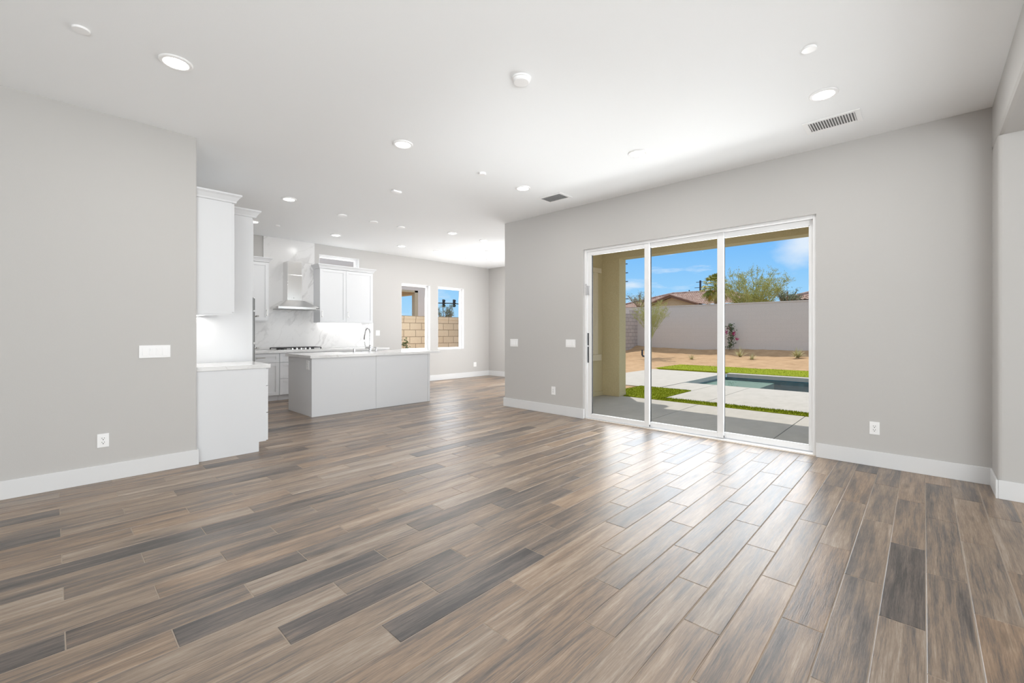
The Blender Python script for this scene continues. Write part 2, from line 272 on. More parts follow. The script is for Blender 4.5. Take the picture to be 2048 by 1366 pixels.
# ------------------------------------------------------------------ mesh builder
class M:
    def __init__(s): s.v = []; s.f = []; s.mi = []; s.sm = []
    def add(s, vs_, fs, mi=0, sm=False):
        o = len(s.v); s.v += [tuple(p) for p in vs_]
        for i, f in enumerate(fs):
            s.f.append([o + j for j in f]); s.mi.append(mi[i] if isinstance(mi, (list, tuple)) else mi); s.sm.append(sm)
        return s
    def box(s, x0, x1, y0, y1, z0, z1, b=0, mi=0):
        x0, x1 = min(x0, x1), max(x0, x1); y0, y1 = min(y0, y1), max(y0, y1); z0, z1 = min(z0, z1), max(z0, z1)
        b = min(b, (x1-x0)*.45, (y1-y0)*.45, (z1-z0)*.45)
        if b <= 0:
            vs_ = [(x, y, z) for x in (x0, x1) for y in (y0, y1) for z in (z0, z1)]
            return s.add(vs_, [(0, 1, 3, 2), (4, 6, 7, 5), (0, 4, 5, 1), (2, 3, 7, 6), (0, 2, 6, 4), (1, 5, 7, 3)], mi)
        bm = bmesh.new(); bmesh.ops.create_cube(bm, size=1)
        for v in bm.verts: v.co = Vector(((x0+x1)/2 + v.co.x*(x1-x0), (y0+y1)/2 + v.co.y*(y1-y0), (z0+z1)/2 + v.co.z*(z1-z0)))
        bmesh.ops.bevel(bm, geom=bm.edges[:], offset=b, segments=2, affect='EDGES', profile=.6)
        s.add([v.co[:] for v in bm.verts], [[v.index for v in f.verts] for f in bm.faces], mi if not isinstance(mi, (list, tuple)) else 0); bm.free(); return s
    def prism(s, poly, z0, z1, mi=0, ax='z', sm=False):
        n = len(poly)
        P = lambda a, b, h: (a, b, h) if ax == 'z' else ((a, h, b) if ax == 'y' else (h, a, b))
        vs_ = [P(a, b, z0) for a, b in poly] + [P(a, b, z1) for a, b in poly]
        fs = [tuple(range(n))[::-1], tuple(range(n, 2*n))] + [(i, (i+1) % n, n+(i+1) % n, n+i) for i in range(n)]
        return s.add(vs_, fs, mi, sm)
    def tube(s, pts, r, n=8, mi=0, cap=True):
        pts = [Vector(p) for p in pts]; k = len(pts); rr = r if isinstance(r, (list, tuple)) else [r]*k
        d0 = (pts[1]-pts[0]).normalized(); up = Vector((0, 0, 1)) if abs(d0.z) < .9 else Vector((1, 0, 0))
        u = d0.cross(up).normalized(); vs_ = []
        for i, p in enumerate(pts):
            d = (pts[min(i+1, k-1)] - pts[max(i-1, 0)]).normalized(); u = (u - d*u.dot(d)).normalized(); w = d.cross(u)
            for j in range(n):
                a = 2*PI*j/n; vs_.append(p + (u*math.cos(a) + w*math.sin(a))*rr[i])
        fs = [(i*n+j, i*n+(j+1) % n, (i+1)*n+(j+1) % n, (i+1)*n+j) for i in range(k-1) for j in range(n)]
        if cap: fs += [tuple(range(n))[::-1], tuple(range((k-1)*n, k*n))]
        return s.add(vs_, fs, mi, n > 5)
    def lathe(s, prof, c, n=32, mi=0, ax='z', sgn=1, sm=True):
        vs_ = []; c = Vector(c)
        for r, h in prof:
            for j in range(n):
                a = 2*PI*j/n; q = (r*math.cos(a), r*math.sin(a), h*sgn)
                if ax == 'x': q = (q[2], q[0], q[1])
                if ax == 'y': q = (q[0], q[2], q[1])
                vs_.append(c + Vector(q))
        k = len(prof); fs = [(i*n+j, i*n+(j+1) % n, (i+1)*n+(j+1) % n, (i+1)*n+j) for i in range(k-1) for j in range(n)]
        fs += [tuple(range(n))[::-1], tuple(range((k-1)*n, k*n))]
        return s.add(vs_, fs, mi, sm)
    def build(s, name, mats, parent=None, loc=None):
        L = Vector((0, 0, 0))
        if parent is not None:
            p = parent
            while p is not None: L = L + p.location; p = p.parent
        elif loc is None:
            xs, ys, zs = zip(*s.v); L = Vector(((min(xs)+max(xs))/2, (min(ys)+max(ys))/2, min(zs)))
        else: L = Vector(loc)
        me = bpy.data.meshes.new(name); me.from_pydata([tuple(Vector(p)-L) for p in s.v], [], s.f)
        for m_ in (mats if isinstance(mats, (list, tuple)) else [mats]): me.materials.append(m_)
        me.polygons.foreach_set('material_index', s.mi); me.polygons.foreach_set('use_smooth', s.sm)
        bm = bmesh.new(); bm.from_mesh(me); bmesh.ops.recalc_face_normals(bm, faces=bm.faces); bm.to_mesh(me); bm.free()
        if any(s.sm):
            try: me.set_sharp_from_angle(angle=math.radians(38))
            except Exception: pass
        me.update(); o = bpy.data.objects.new(name, me); col.objects.link(o)
        if parent is not None: o.parent = parent
        else: o.location = L
        return o
def tag(o, label=None, cat=None, group=None, kind=None):
    if label: o['label'] = label
    if cat: o['category'] = cat
    if group: o['group'] = group
    if kind: o['kind'] = kind
    return o
def thing(name, label, cat, loc, group=None):
    o = bpy.data.objects.new(name, None); o.empty_display_size = .1; col.objects.link(o); o.location = loc; return tag(o, label, cat, group)
def struct(m, name, mats, label, cat):
    return tag(m.build(name, mats), label, cat, None, 'structure')
def copy_tree(o, loc, label=None):
    c = o.copy(); col.objects.link(c); c.location = loc
    if label: c['label'] = label
    for ch in list(o.children):
        d = ch.copy(); col.objects.link(d); d.parent = c
        for g in list(ch.children):
            e = g.copy(); col.objects.link(e); e.parent = d
    return c
def rounded(poly, rad, seg=5):          # poly of (x,y,radius flag)
    out = []; n = len(poly)
    for i, (x, y, fl) in enumerate(poly):
        if not fl: out.append((x, y)); continue
        p = Vector((x, y)); a = (Vector(poly[i-1][:2])-p).normalized(); b = (Vector(poly[(i+1) % n][:2])-p).normalized()
        cpt = p + (a+b)*rad; s0 = -b*rad; s1 = -a*rad
        for k in range(seg+1):
            q = k/seg*PI/2; out.append(tuple(cpt + (s0*math.cos(q) + s1*math.sin(q))))
    return out

# ================================================================== ROOM SHELL
CZ = 3.11
PITCH, Y0, PL = .1548, -.005, .935
def build_floor():
    g = .0019; bv = .0024; dz = .0016
    vs_, fs, mi, uvs, tones = [], [], [], [], []
    dark = set()
    def idx(x, y):
        r = math.floor((y-Y0)/PITCH); k = math.floor((x - .66 - r*PL/3)/PL); return r, k
    for (x, y, t) in DARKLIST: dark.add((idx(x, y), t))
    dd = dict(dark)
    rng = random.Random(11)
    r0, r1 = math.floor((-4.5-Y0)/PITCH), math.ceil((9.24-Y0)/PITCH)
    for r in range(r0, r1):
        ya, yb = Y0+r*PITCH, Y0+(r+1)*PITCH
        xmax = 5.40 if ya < 5.10 else 8.77
        off = .66 + r*PL/3
        for k in range(math.floor((-3.2-off)/PL), math.ceil((xmax-off)/PL)):
            xa, xb = off+k*PL, off+(k+1)*PL
            tone = rng.random(); tone = .5 + (tone-.5)*.42
            if rng.random() < .07: tone = rng.uniform(.0, .16)
            warm = rng.random()
            seed = rng.random()
            if (r, k) in dd: tone = dd[(r, k)]; warm = .15
            cxa, cxb = max(xa, -3.2), min(xb, xmax); cya, cyb = max(ya, -4.5), min(yb, 9.24)
            if cxb-cxa < .02 or cyb-cya < .02: continue
            X = (cxa+g, cxa+g+bv, cxb-g-bv, cxb-g); Y = (cya+g, cya+g+bv, cyb-g-bv, cyb-g)
            o = len(vs_)
            P = [(X[0], Y[0], -dz), (X[3], Y[0], -dz), (X[3], Y[3], -dz), (X[0], Y[3], -dz), (X[1], Y[1], 0), (X[2], Y[1], 0), (X[2], Y[2], 0), (X[1], Y[2], 0)]
            vs_ += P
            for f in ((4, 5, 6, 7), (0, 1, 5, 4), (1, 2, 6, 5), (2, 3, 7, 6), (3, 0, 4, 7)):
                fs.append([o+j for j in f]); mi.append(0); tones.append((tone, seed, warm))
                uvs += [(P[j][0]-xa, P[j][1]-ya) for j in f]
    for (a, b, c_, d) in ((-3.2, 5.40, -4.5, 5.12), (-3.2, 8.77, 5.12, 9.24)):
        o = len(vs_); vs_ += [(a, c_, -.0015), (b, c_, -.0015), (b, d, -.0015), (a, d, -.0015), (a, c_, -.08), (b, c_, -.08), (b, d, -.08), (a, d, -.08)]
        for f in ((0, 1, 2, 3), (7, 6, 5, 4), (0, 4, 5, 1), (1, 5, 6, 2), (2, 6, 7, 3), (3, 7, 4, 0)):
            fs.append([o+j for j in f]); mi.append(1); tones.append((.5, .5, .5)); uvs += [(0, 0)]*4
    me = bpy.data.meshes.new('floor'); me.from_pydata(vs_, [], fs); me.materials.append(MFLOOR); me.materials.append(MGROUT)
    me.polygons.foreach_set('material_index', mi)
    uvl = me.uv_layers.new(name='plank')
    for i, q in enumerate(uvs): uvl.data[i].uv = q
    at = me.attributes.new('tone', 'FLOAT_COLOR', 'FACE')
    for i, (a, b, c_) in enumerate(tones): at.data[i].color = (a, b, c_, 1)
    me.update(); o = bpy.data.objects.new('floor', me); col.objects.link(o)
    tag(o, 'brown wood-look plank tile floor laid in a stair-step offset', 'floor', None, 'structure')
DARKLIST = [(1.9, 1.75, .05)]
DARKLIST = [(-.06, 2.614, -.02), (-.094, 3.9, .05), (.13, 3.26, .02), (.609, 2.2, -.02), (1.2, 1.55, -.05), (-.07, 2.99, .85), (.316, 2.66, .55), (2.13, 1.17, .45), (2.68, .26, .4)]
build_floor()

m = M(); m.prism([(-3.3, -4.6), (5.50, -4.6), (5.50, 5.04), (8.95, 5.04), (8.95, 9.43), (-3.3, 9.43)], CZ, CZ+.12); struct(m, 'ceiling', MC, 'flat white textured ceiling over living room and kitchen', 'ceiling')
# left wall with the kitchen return behind it
m = M(); m.prism(rounded([(-3.2, 5.03, 0), (.948, 5.03, 1), (.948, 9.24, 0), (.80, 9.24, 0), (.80, 5.16, 0), (-3.2, 5.16, 0)], .022), 0, CZ, sm=False)
struct(m, 'wall_left', MW, 'plain light grey wall filling the left of the picture', 'wall')
# right wall with the sliding door opening (inner paint, outer stucco)
DY0, DY1, DZ = .795, 3.605, 2.457
m = M()
def wallbox(m, x0, x1, y0, y1, z0, z1): m.box(x0, x1, y0, y1, z0, z1, 0, [0, 1, 0, 0, 0, 0])
wallbox(m, 5.31, 5.50, -.405, DY0, -.12, CZ); wallbox(m, 5.31, 5.50, DY0, DY1, DZ, CZ)
m.prism(rounded([(5.31, DY1, 0), (5.50, DY1, 0), (5.50, 5.04, 0), (5.95, 5.04, 0), (5.95, 5.21, 0), (5.31, 5.21, 1)], .022), -.12, CZ)
for (a_, b_, c_, d_) in ((7.735, 8.77, -.12, CZ), (5.95, 7.735, -.12, .79), (5.95, 7.735, 2.5, CZ)): m.box(a_, b_, 5.04, 5.21, c_, d_, 0, [0, 0, 1, 0, 0, 0])
struct(m, 'wall_right', [MW, MSTUC], 'light grey wall around the sliding glass door', 'wall')
# pier, header and alcove at the right edge
m = M(); m.prism(rounded([(5.50, -.405, 0), (4.93, -.405, 1), (4.93, -4.5, 0), (5.50, -4.5, 0)], .03), 0, 2.75)
struct(m, 'wall_alcove', MW, 'grey wall set forward at the right edge of the picture', 'wall')
m = M(); prof = [(-.405, CZ), (-.405, 2.78), (-.414, 2.762), (-.435, 2.75), (-4.5, 2.75), (-4.5, CZ)]
m.prism(prof, -3.2, 5.50, ax='x'); struct(m, 'wall_header', MW, 'lowered header and soffit at the upper right corner', 'wall')
m = M(); m.box(-3.3, -3.2, -4.5, 5.16, 0, CZ); struct(m, 'wall_back', MW, 'plain wall behind the viewer', 'wall')
m = M(); m.box(-3.3, 5.5, -4.6, -4.5, 0, CZ); struct(m, 'wall_rear', MW, 'plain wall behind the viewer on the right', 'wall')
# far wall (kitchen) with three window openings
WIN = [(3.86, 4.75, 2.10, 2.90), (5.845, 6.69, .80, 2.455), (6.94, 7.82, .80, 2.455)]
m = M(); xs = sorted({.80, 8.95} | {w[0] for w in WIN} | {w[1] for w in WIN})
for a, b in zip(xs, xs[1:]):
    w = [q for q in WIN if q[0] <= a and b <= q[1]]
    fm = [0, 0, 0, 1, 0, 0]
    if w: m.box(a, b, 9.24, 9.42, -.12, w[0][2], 0, fm); m.box(a, b, 9.24, 9.42, w[0][3], CZ, 0, fm)
    else: m.box(a, b, 9.24, 9.42, -.12, CZ, 0, fm)
struct(m, 'wall_far', [MW, MPINK], 'far kitchen wall with windows', 'wall')
m = M(); m.box(8.77, 8.95, 5.04, 9.24, -.12, CZ, 0, [0, 1, 1, 0, 0, 0]); struct(m, 'wall_nook', [MW, MSTUC], 'short light wall closing the dining nook', 'wall')
# baseboards
def bb(name, boxes, label):
    m = M()
    for (x0, x1, y0, y1) in boxes: m.box(x0, x1, y0, y1, 0, .142, .004)
    struct(m, name, MTRIM, label, 'baseboard')
T = .013
bb('baseboard_left', [(-3.2, .948+T, 5.03-T, 5.03), (.948, .948+T, 5.03, 5.09)], 'white baseboard along the left wall')
bb('baseboard_right', [(5.31-T, 5.31, -.405, DY0), (5.31-T, 5.31, DY1-.004, 5.21+T), (5.31, 8.77, 5.21, 5.21+T), (5.31-T, 5.335, DY1-T, DY1)], 'white baseboard either side of the sliding door')
bb('baseboard_alcove', [(4.93-T, 5.31-T, -.405, -.405+T), (4.93-T, 4.93, -4.5, -.405)], 'white baseboard round the pier at the right edge')
bb('baseboard_far', [(5.12, 8.77, 9.24-T, 9.24)], 'white baseboard under the two tall windows')
bb('baseboard_nook', [(8.77-T, 8.77, 5.21+T, 9.24-T)], 'white baseboard on the nook wall')

# ------------------------------------------------------------------ windows of the far wall
def window(name, x0, x1, z0, z1, label, jamb=.0):
    m = M(); f = .05; ya, yb = 9.335, 9.40
    m.box(x0, x0+f, ya, yb, z0, z1, .004); m.box(x1-f, x1, ya, yb, z0, z1, .004); m.box(x0+f, x1-f, ya, yb, z0, z0+f, .004); m.box(x0+f, x1-f, ya, yb, z1-f, z1, .004)
    o = thing(name, label, 'window', ((x0+x1)/2, 9.33, z0)); o['kind'] = 'structure'
    m.build('window_frame', MVIN, o)
    m = M(); m.box(x0+f, x1-f, 9.362, 9.368, z0+f, z1-f); m.build('pane', MGLASS, o)
    m = M(); t = .004
    m.box(x0, x1, 9.236, 9.335, z0, z0+t); m.box(x0, x1, 9.24, 9.335, z1-t, z1); m.box(x0, x0+t, 9.24, 9.335, z0+t, z1-t); m.box(x1-t, x1, 9.24, 9.335, z0+t, z1-t)
    m.build('jamb_liner', MTRIM, o)
window('window_1', *WIN[0], 'wide low window peeking above the upper cabinets')
window('window_2', *WIN[1], 'left tall white window showing tan block wall and stucco opening')
window('window_3', *WIN[2], 'right tall white window showing the traffic lights')

# ------------------------------------------------------------------ sliding glass door
dr = thing('door_1', 'three-panel white sliding glass door to the patio', 'sliding door', (5.42, 2.2, 0)); dr['kind'] = 'structure'
m = M()
m.box(5.345, 5.495, DY1-.035, DY1, 0, DZ, .003); m.box(5.345, 5.495, DY0, DY0+.033, 0, DZ, .003)
m.box(5.345, 5.495, DY0+.033, DY1-.035, DZ-.024, DZ, .002)
m.box(5.345, 5.353, DY0+.033, DY1-.035, DZ-.034, DZ-.024, .002)
m.box(5.345, 5.495, DY0+.033, DY1-.035, 0, .010, .002)
m.build('door_frame', MVIN, dr)
m = M(); m.box(5.312, 5.345, DY0, DY1, 0, .004); m.build('threshold', mat('threshold_tan', (.50, .43, .36), .6), dr)
def panel(x, y0, y1, sl, sr):
    m = M(); xa, xb = x, x+.035; zb, zt, zg0, zg1 = .016, 2.432, .072, 2.375
    m.box(xa, xb, y0, y0+sr, zb, zt, .003); m.box(xa, xb, y1-sl, y1, zb, zt, .003)
    m.box(xa, xb, y0+sr, y1-sl, zb, zg0, .003); m.box(xa, xb, y0+sr, y1-sl, zg1, zt, .003)
    b = .012
    for (p, q, r_, s_) in ((y0+sr, y0+sr+b*.5, zg0, zg1), (y1-sl-b, y1-sl, zg0, zg1), (y0+sr, y1-sl, zg0, zg0+.008), (y0+sr, y1-sl, zg1-.006, zg1)): m.box(xa+.008, xb-.008, p, q, r_, s_)
    p = m.build('sliding_panel', MVIN, dr)
    m = M(); m.box(xa+.0145, xa+.0205, y0+sr, y1-sl, zg0, zg1); m.build('pane', MGLASS, p)
    m = M(); m.box(xa+.006, xa+.022, y0-.004, y0, .022, .045); m.build('roller_cap', MDARK, p)
    m = M(); m.box(xa+.006, xb-.006, y1-sl-.0165, y1-sl-.012, zg0+.008, zg1-.006); m.build('gasket', MGAP, p)
    return p
p1 = panel(5.362, 2.612, 3.560, .055, .062)
panel(5.4035, 1.708, 2.690, .062, .066)
panel(5.4445, .829, 1.790, .062, .045)
m = M(); m.box(5.352, 5.362, 3.539, 3.557, 1.066, 1.245, .003); m.box(5.352, 5.362, 3.539, 3.557, .815, 1.048, .003); m.build('pull', MHANDLE, p1)
m = M(); m.box(5.345, 5.362, 3.520, 3.548, 1.80, 1.93, .004); m.box(5.338, 5.352, 3.552, 3.585, 1.795, 1.935, .003)
for z in (1.90, 1.945): m.lathe([(.016, 0), (.016, .004), (.009, .005), (.009, .003)], (5.338, 3.572, z), 16, 0, 'x', -1)
m.build('latch', mat('latch_grey', (.62, .62, .63), .35, .4), dr)

# ================================================================== KITCHEN
def rail(axis, c, a, b, h, out, r=.0055):
    """bar pull: axis 'x','y' or 'z'; runs a..b; out = vector from the face"""
    m = M(); out = Vector(out); d = {'x': Vector((1, 0, 0)), 'y': Vector((0, 1, 0)), 'z': Vector((0, 0, 1))}[axis]; c = Vector(c)
    m.tube([c+d*a+out, c+d*b+out], r, 8)
    for q in (a+(b-a)*.12, b-(b-a)*.12): m.tube([c+d*q, c+d*q+out], r*.9, 8)
    return m
def shaker(f, u0, u1, v0, v1, th=.02, fr=.058, rec=.009):
    """f maps (u,v,d) -> world, d measured outward from the carcass face"""
    m = M()
    def bx(a, b, c_, d_, e, g):
        p, q = f(a, c_, e), f(b, d_, g); m.box(p[0], q[0], p[1], q[1], p[2], q[2], .0018)
    bx(u0, u0+fr, v0, v1, 0, th); bx(u1-fr, u1, v0, v1, 0, th); bx(u0+fr, u1-fr, v0, v0+fr, 0, th); bx(u0+fr, u1-fr, v1-fr, v1, 0, th); bx(u0+fr, u1-fr, v0+fr, v1-fr, 0, th-rec)
    return m
def crown(m, x0, x1, y0, y1, z, sides, h=.085, out=.055):
    """mitred crown; sides subset of 'x+','x-','y-' that project"""
    prof = [(0, 0), (.012, .004), (.016, .02), (.038, .055), (.05, .066), (out, .070), (out, h)]
    def ring(o): return [(x0-(o if 'x-' in sides else 0), y0-(o if 'y-' in sides else 0)), (x1+(o if 'x+' in sides else 0), y0-(o if 'y-' in sides else 0)), (x1+(o if 'x+' in sides else 0), y1), (x0-(o if 'x-' in sides else 0), y1)]
    vs_ = []
    for o, hh in prof: vs_ += [(a, b, z+hh) for a, b in ring(o)]
    k = len(prof); fs = [(i*4+j, i*4+(j+1) % 4, (i+1)*4+(j+1) % 4, (i+1)*4+j) for i in range(k-1) for j in range(4)] + [(3, 2, 1, 0), tuple(range(4*k-4, 4*k))]
    m.add(vs_, fs)

# -- side run beside the left wall (fronts face +x)
KX = .95
FX = lambda base: (lambda u, v, d: (base+d, u, v))
b = thing('base_cabinet', 'white base cabinet with toe kick at the end of the left wall', 'cabinet', (1.27, 5.45, 0))
m = M(); m.prism([(KX, 0), (1.50, 0), (1.50, .10), (1.57, .10), (1.57, .876), (KX, .876)], 5.10, 5.74, ax='y'); m.build('body', MCAB, b)
for z0, z1 in ((.692, .868), (.405, .684), (.108, .397)):
    d = shaker(FX(1.57), 5.104, 5.736, z0, z1).build('drawer', MCAB, b)
    rail('y', (1.59, 5.42, (z0+z1)/2), -.08, .08, 0, (.028, 0, 0)).build('handle', MNICKEL, d)
m = M(); m.box(KX, 1.612, 5.092, 5.752, .877, .919, .003); tag(m.build('countertop', MQUAR), 'short white quartz countertop on the cabinet at the left wall end', 'countertop')
b = thing('upper_cabinet', 'white upper cabinet seen side-on above the short counter by the left wall', 'cabinet', (1.1, 5.43, 1.44))
m = M(); m.box(KX, 1.258, 5.112, 5.697, 1.44, 2.57, .002); m.box(KX, 1.258, 5.112, 5.13, 1.425, 1.44); m.build('body', MCAB, b)
for y0, y1 in ((5.114, 5.403), (5.407, 5.695)):
    d = shaker(FX(1.258), y0, y1, 1.462, 2.566).build('door', MCAB, b)
    rail('z', (1.278, 5.38 if y0 < 5.2 else 5.43, 1.58), -.07, .07, 0, (.028, 0, 0)).build('handle', MNICKEL, d)
m = M(); crown(m, KX, 1.28, 5.112, 5.697, 2.57, ('x+', 'y-')); m.build('crown', MCAB, b)
m = M(); m.box(1.02, 1.05, 5.16, 5.70, 1.428, 1.438); l = m.build('light_strip', MLED, b)
ld = bpy.data.lights.new('under_cabinet_glow', 'AREA'); ld.shape = 'RECTANGLE'; ld.size = .04; ld.size_y = .5; ld.energy = 1.5; ld.color = (1, .98, .95)
lo = bpy.data.objects.new('under_cabinet_glow', ld); col.objects.link(lo); lo.parent = b; lo.location = (-.02, .05, -.016)
# -- tall oven cabinet
b = thing('tall_cabinet', 'tall white oven cabinet rising nearly to the ceiling behind the upper cabinet', 'cabinet', (1.28, 6.1, 0))
m = M(); m.prism([(KX, 0), (1.55, 0), (1.55, .10), (1.625, .10), (1.625, 2.608), (KX, 2.608)], 5.755, 6.62, ax='y'); m.build('body', MCAB, b)
for y0, y1 in ((5.79, 6.185), (6.19, 6.585)):
    d = shaker(FX(1.625), y0, y1, 1.74, 2.60).build('door', MCAB, b)
    rail('z', (1.645, 6.16 if y0 < 6 else 6.215, 1.86), -.07, .07, 0, (.028, 0, 0)).build('handle', MNICKEL, d)
d = shaker(FX(1.625), 5.79, 6.585, .11, .40).build('drawer', MCAB, b)
rail('y', (1.645, 6.19, .26), -.08, .08, 0, (.028, 0, 0)).build('handle', MNICKEL, d)
m = M(); crown(m, KX, 1.648, 5.755, 6.62, 2.608, ('x+', 'y-')); m.build('crown', MCAB, b)
ov = thing('wall_oven', 'stainless double wall oven seen edge-on in the tall cabinet', 'oven', (1.64, 6.19, .42))
m = M(); m.box(1.626, 1.655, 5.83, 6.55, .42, 1.675, .002); m.build('body', MSTEELD, ov)
for z0, z1 in ((1.525, 1.672), (1.14, 1.505), (.43, 1.115)):
    m = M(); m.box(1.655, 1.675, 5.835, 6.545, z0, z1, .003); d = m.build('oven_door' if z1 < 1.6 else 'control_panel', MSTEELD, ov)
    m = M(); m.box(1.675, 1.677, 5.90, 6.48, z0+(z1-z0)*.2, z1-(z1-z0)*.25); m.build('glass', MBRONZE, d)
    if z1 < 1.6: rail('y', (1.675, 6.19, z1-.05), -.31, .31, 0, (.045, 0, 0), .011).build('handle', MSTEEL, d)

# -- back run on the far wall (fronts face -y)
FY = lambda base: (lambda u, v, d: (u, base-d, v))
def backcab(name, label, x0, x1, loc=None):
    b = thing(name, label, 'cabinet', ((x0+x1)/2, 8.9, 0), 'base cabinets along the far kitchen wall')
    m = M(); m.box(x0, x1, 8.60, 9.239, .10, .876); m.box(x0, x1, 8.665, 9.239, 0, .10); m.build('body', MCAB, b); return b
def hpull(parent, x, z, w=.075): rail('x', (x, 8.58, z), -w, w, 0, (0, -.028, 0)).build('handle', MNICKEL, parent)
b = backcab('base_cabinet', 'white base cabinet with one door under a wide drawer left of the cooktop', 2.16, 2.863)
d = shaker(FY(8.60), 2.163, 2.860, .705, .868).build('drawer', MCAB, b); hpull(d, 2.545, .797)
d = shaker(FY(8.60), 2.163, 2.860, .108, .697).build('door', MCAB, b); rail('z', (2.22, 8.58, .58), -.07, .07, 0, (0, -.028, 0)).build('handle', MNICKEL, d)
def drawers(label, x0, x1):
    b = backcab('base_cabinet', label, x0, x1)
    for z0, z1 in ((.705, .868), (.406, .697), (.108, .398)):
        d = shaker(FY(8.60), x0+.003, x1-.003, z0, z1).build('drawer', MCAB, b)
        if z1 < .8: hpull(d, (x0+x1)/2 if x1 < 3.2 else (x0+x1)/2, z1-.10 if z1 < .8 else .79)
    return b
drawers('white three-drawer base cabinet below the left edge of the cooktop', 2.866, 3.40)
drawers('white three-drawer base cabinet hidden behind the island, right of the cooktop', 3.403, 4.20)
drawers('white three-drawer base cabinet at the right end of the far wall run behind the island', 4.203, 5.085)
m = M(); m.box(1.0, 5.11, 8.555, 9.215, .877, .919, .003); tag(m.build('countertop', MQUAR), 'long white quartz countertop on the far wall under the cooktop', 'countertop')
m = M(); m.prism([(1.0, .92), (5.085, .92), (5.085, 1.47), (3.755, 1.47), (3.755, CZ-.001), (2.79, CZ-.001), (2.79, 1.47), (1.0, 1.47)], 9.218, 9.239, ax='y')
tag(m.build('backsplash', MMARB), 'white marble backsplash with grey veins rising to the ceiling behind the hood', 'backsplash')
# upper cabinets
b = thing('upper_cabinet', 'white upper cabinet left of the range hood', 'cabinet', (2.3, 9.07, 1.45))
m = M(); m.box(1.7, 2.787, 8.925, 9.217, 1.455, 2.56, .002); m.build('body', MCAB, b)
for x0, x1 in ((1.702, 2.240), (2.245, 2.785)):
    d = shaker(FY(8.925), x0, x1, 1.475, 2.556).build('door', MCAB, b)
    rail('z', (x1-.035 if x0 > 2 else x1-.035, 8.905, 1.62), -.06, .06, 0, (0, -.028, 0)).build('handle', MNICKEL, d)
m = M(); crown(m, 1.7, 2.787, 8.905, 9.217, 2.56, ('x+', 'y-')); m.build('crown', MCAB, b)
b = thing('upper_cabinet', 'white two-door upper cabinet right of the range hood', 'cabinet', (4.32, 9.07, 1.45))
m = M(); m.box(3.735, 4.905, 8.925, 9.217, 1.455, 2.56, .002); m.build('body', MCAB, b)
for x0, x1, hx in ((3.737, 4.283, 3.775), (4.288, 4.903, 4.325)):
    d = shaker(FY(8.925), x0, x1, 1.46, 2.556).build('door', MCAB, b)
    rail('z', (hx, 8.905, 1.63), -.065, .065, 0, (0, -.028, 0), .006).build('handle', MNICKEL, d)
m = M(); crown(m, 3.735, 4.905, 8.905, 9.217, 2.56, ('x+', 'x-', 'y-')); m.build('crown', MCAB, b)
m = M(); m.box(3.80, 4.75, 9.16, 9.19, 1.446, 1.456); m.build('light_strip', MLED, b)
ld = bpy.data.lights.new('under_cabinet_glow', 'AREA'); ld.shape = 'RECTANGLE'; ld.size = .9; ld.size_y = .04; ld.energy = 1.1; ld.color = (1, .98, .95)
lo = bpy.data.objects.new('under_cabinet_glow', ld); col.objects.link(lo); lo.parent = b; lo.location = (0, .08, -.016)
# range hood
b = thing('range_hood', 'stainless chimney range hood over the cooktop', 'range hood', (3.28, 8.98, 1.70))
m = M(); m.box(3.138, 3.404, 8.96, 9.217, 1.88, 2.38, .002); m.build('chimney', MSTEEL, b)
m = M(); m.box(3.141, 3.401, 8.963, 9.217, 2.38, 2.64, .002); m.build('chimney_extension', MSTEEL, b)
m = M(); lip = [(2.905, 8.76), (3.66, 8.76), (3.66, 9.217), (2.905, 9.217)]; top = [(3.10, 8.93), (3.44, 8.93), (3.44, 9.217), (3.10, 9.217)]
vs_ = [(x, y, 1.705) for x, y in lip] + [(x, y, 1.745) for x, y in lip] + [(x, y, 1.875) for x, y in top]
m.add(vs_, [(3, 2, 1, 0)] + [(i, (i+1) % 4, 4+(i+1) % 4, 4+i) for i in range(4)] + [(4+i, 4+(i+1) % 4, 8+(i+1) % 4, 8+i) for i in range(4)] + [(8, 9, 10, 11)])
m.build('canopy', MSTEEL, b)
m = M(); m.box(2.95, 3.61, 8.80, 9.19, 1.698, 1.705); m.build('filter', MSTEELD, b)
m = M(); m.lathe([(.007, 0), (.007, .004)], (3.25, 8.959, 1.925), 12, 0, 'y', -1); m.build('badge', MGAP, b)
for x in (3.617, 3.65): 
    m = M(); m.lathe([(.011, 0), (.011, .012), (.008, .016)], (x, 8.76, 1.726), 12, 0, 'y', -1); m.build('knob', MSTEELD, b)
# cooktop
b = thing('gas_cooktop', 'black gas cooktop with steel knobs on the far counter', 'cooktop', (3.28, 8.88, .919))
m = M(); m.box(2.86, 3.70, 8.63, 9.14, .919, .930, .003); m.build('tray', MSTEEL, b)
for x0 in (2.875, 3.155, 3.435):
    m = M(); x1 = x0+.25
    for y in (8.74, 8.93, 9.10): m.box(x0, x1, y-.008, y+.008, .952, .966, .002)
    for x in (x0, (x0+x1)/2, x1): m.box(x-.008, x+.008, 8.74, 9.10, .952, .966, .002)
    for x in (x0, x1):
        for y in (8.74, 9.10): m.box(x-.009, x+.009, y-.009, y+.009, .930, .954)
    m.build('grate', MBLACK, b)
for x, y, r in ((3.0, 8.84, .035), (3.0, 9.02, .045), (3.28, 8.95, .06), (3.56, 8.84, .035), (3.56, 9.02, .045)):
    m = M(); m.lathe([(r, .930-.93), (r, .012), (r*.7, .014), (r*.7, .022)], (x, y, .930), 20); m.build('burner', MBLACK, b)
for x in (3.12, 3.20, 3.28, 3.36, 3.44):
    m = M(); m.lathe([(.019, 0), (.019, .012), (.016, .03), (.0, .031)], (x, 8.672, .930), 16); m.build('knob', MSTEEL, b)

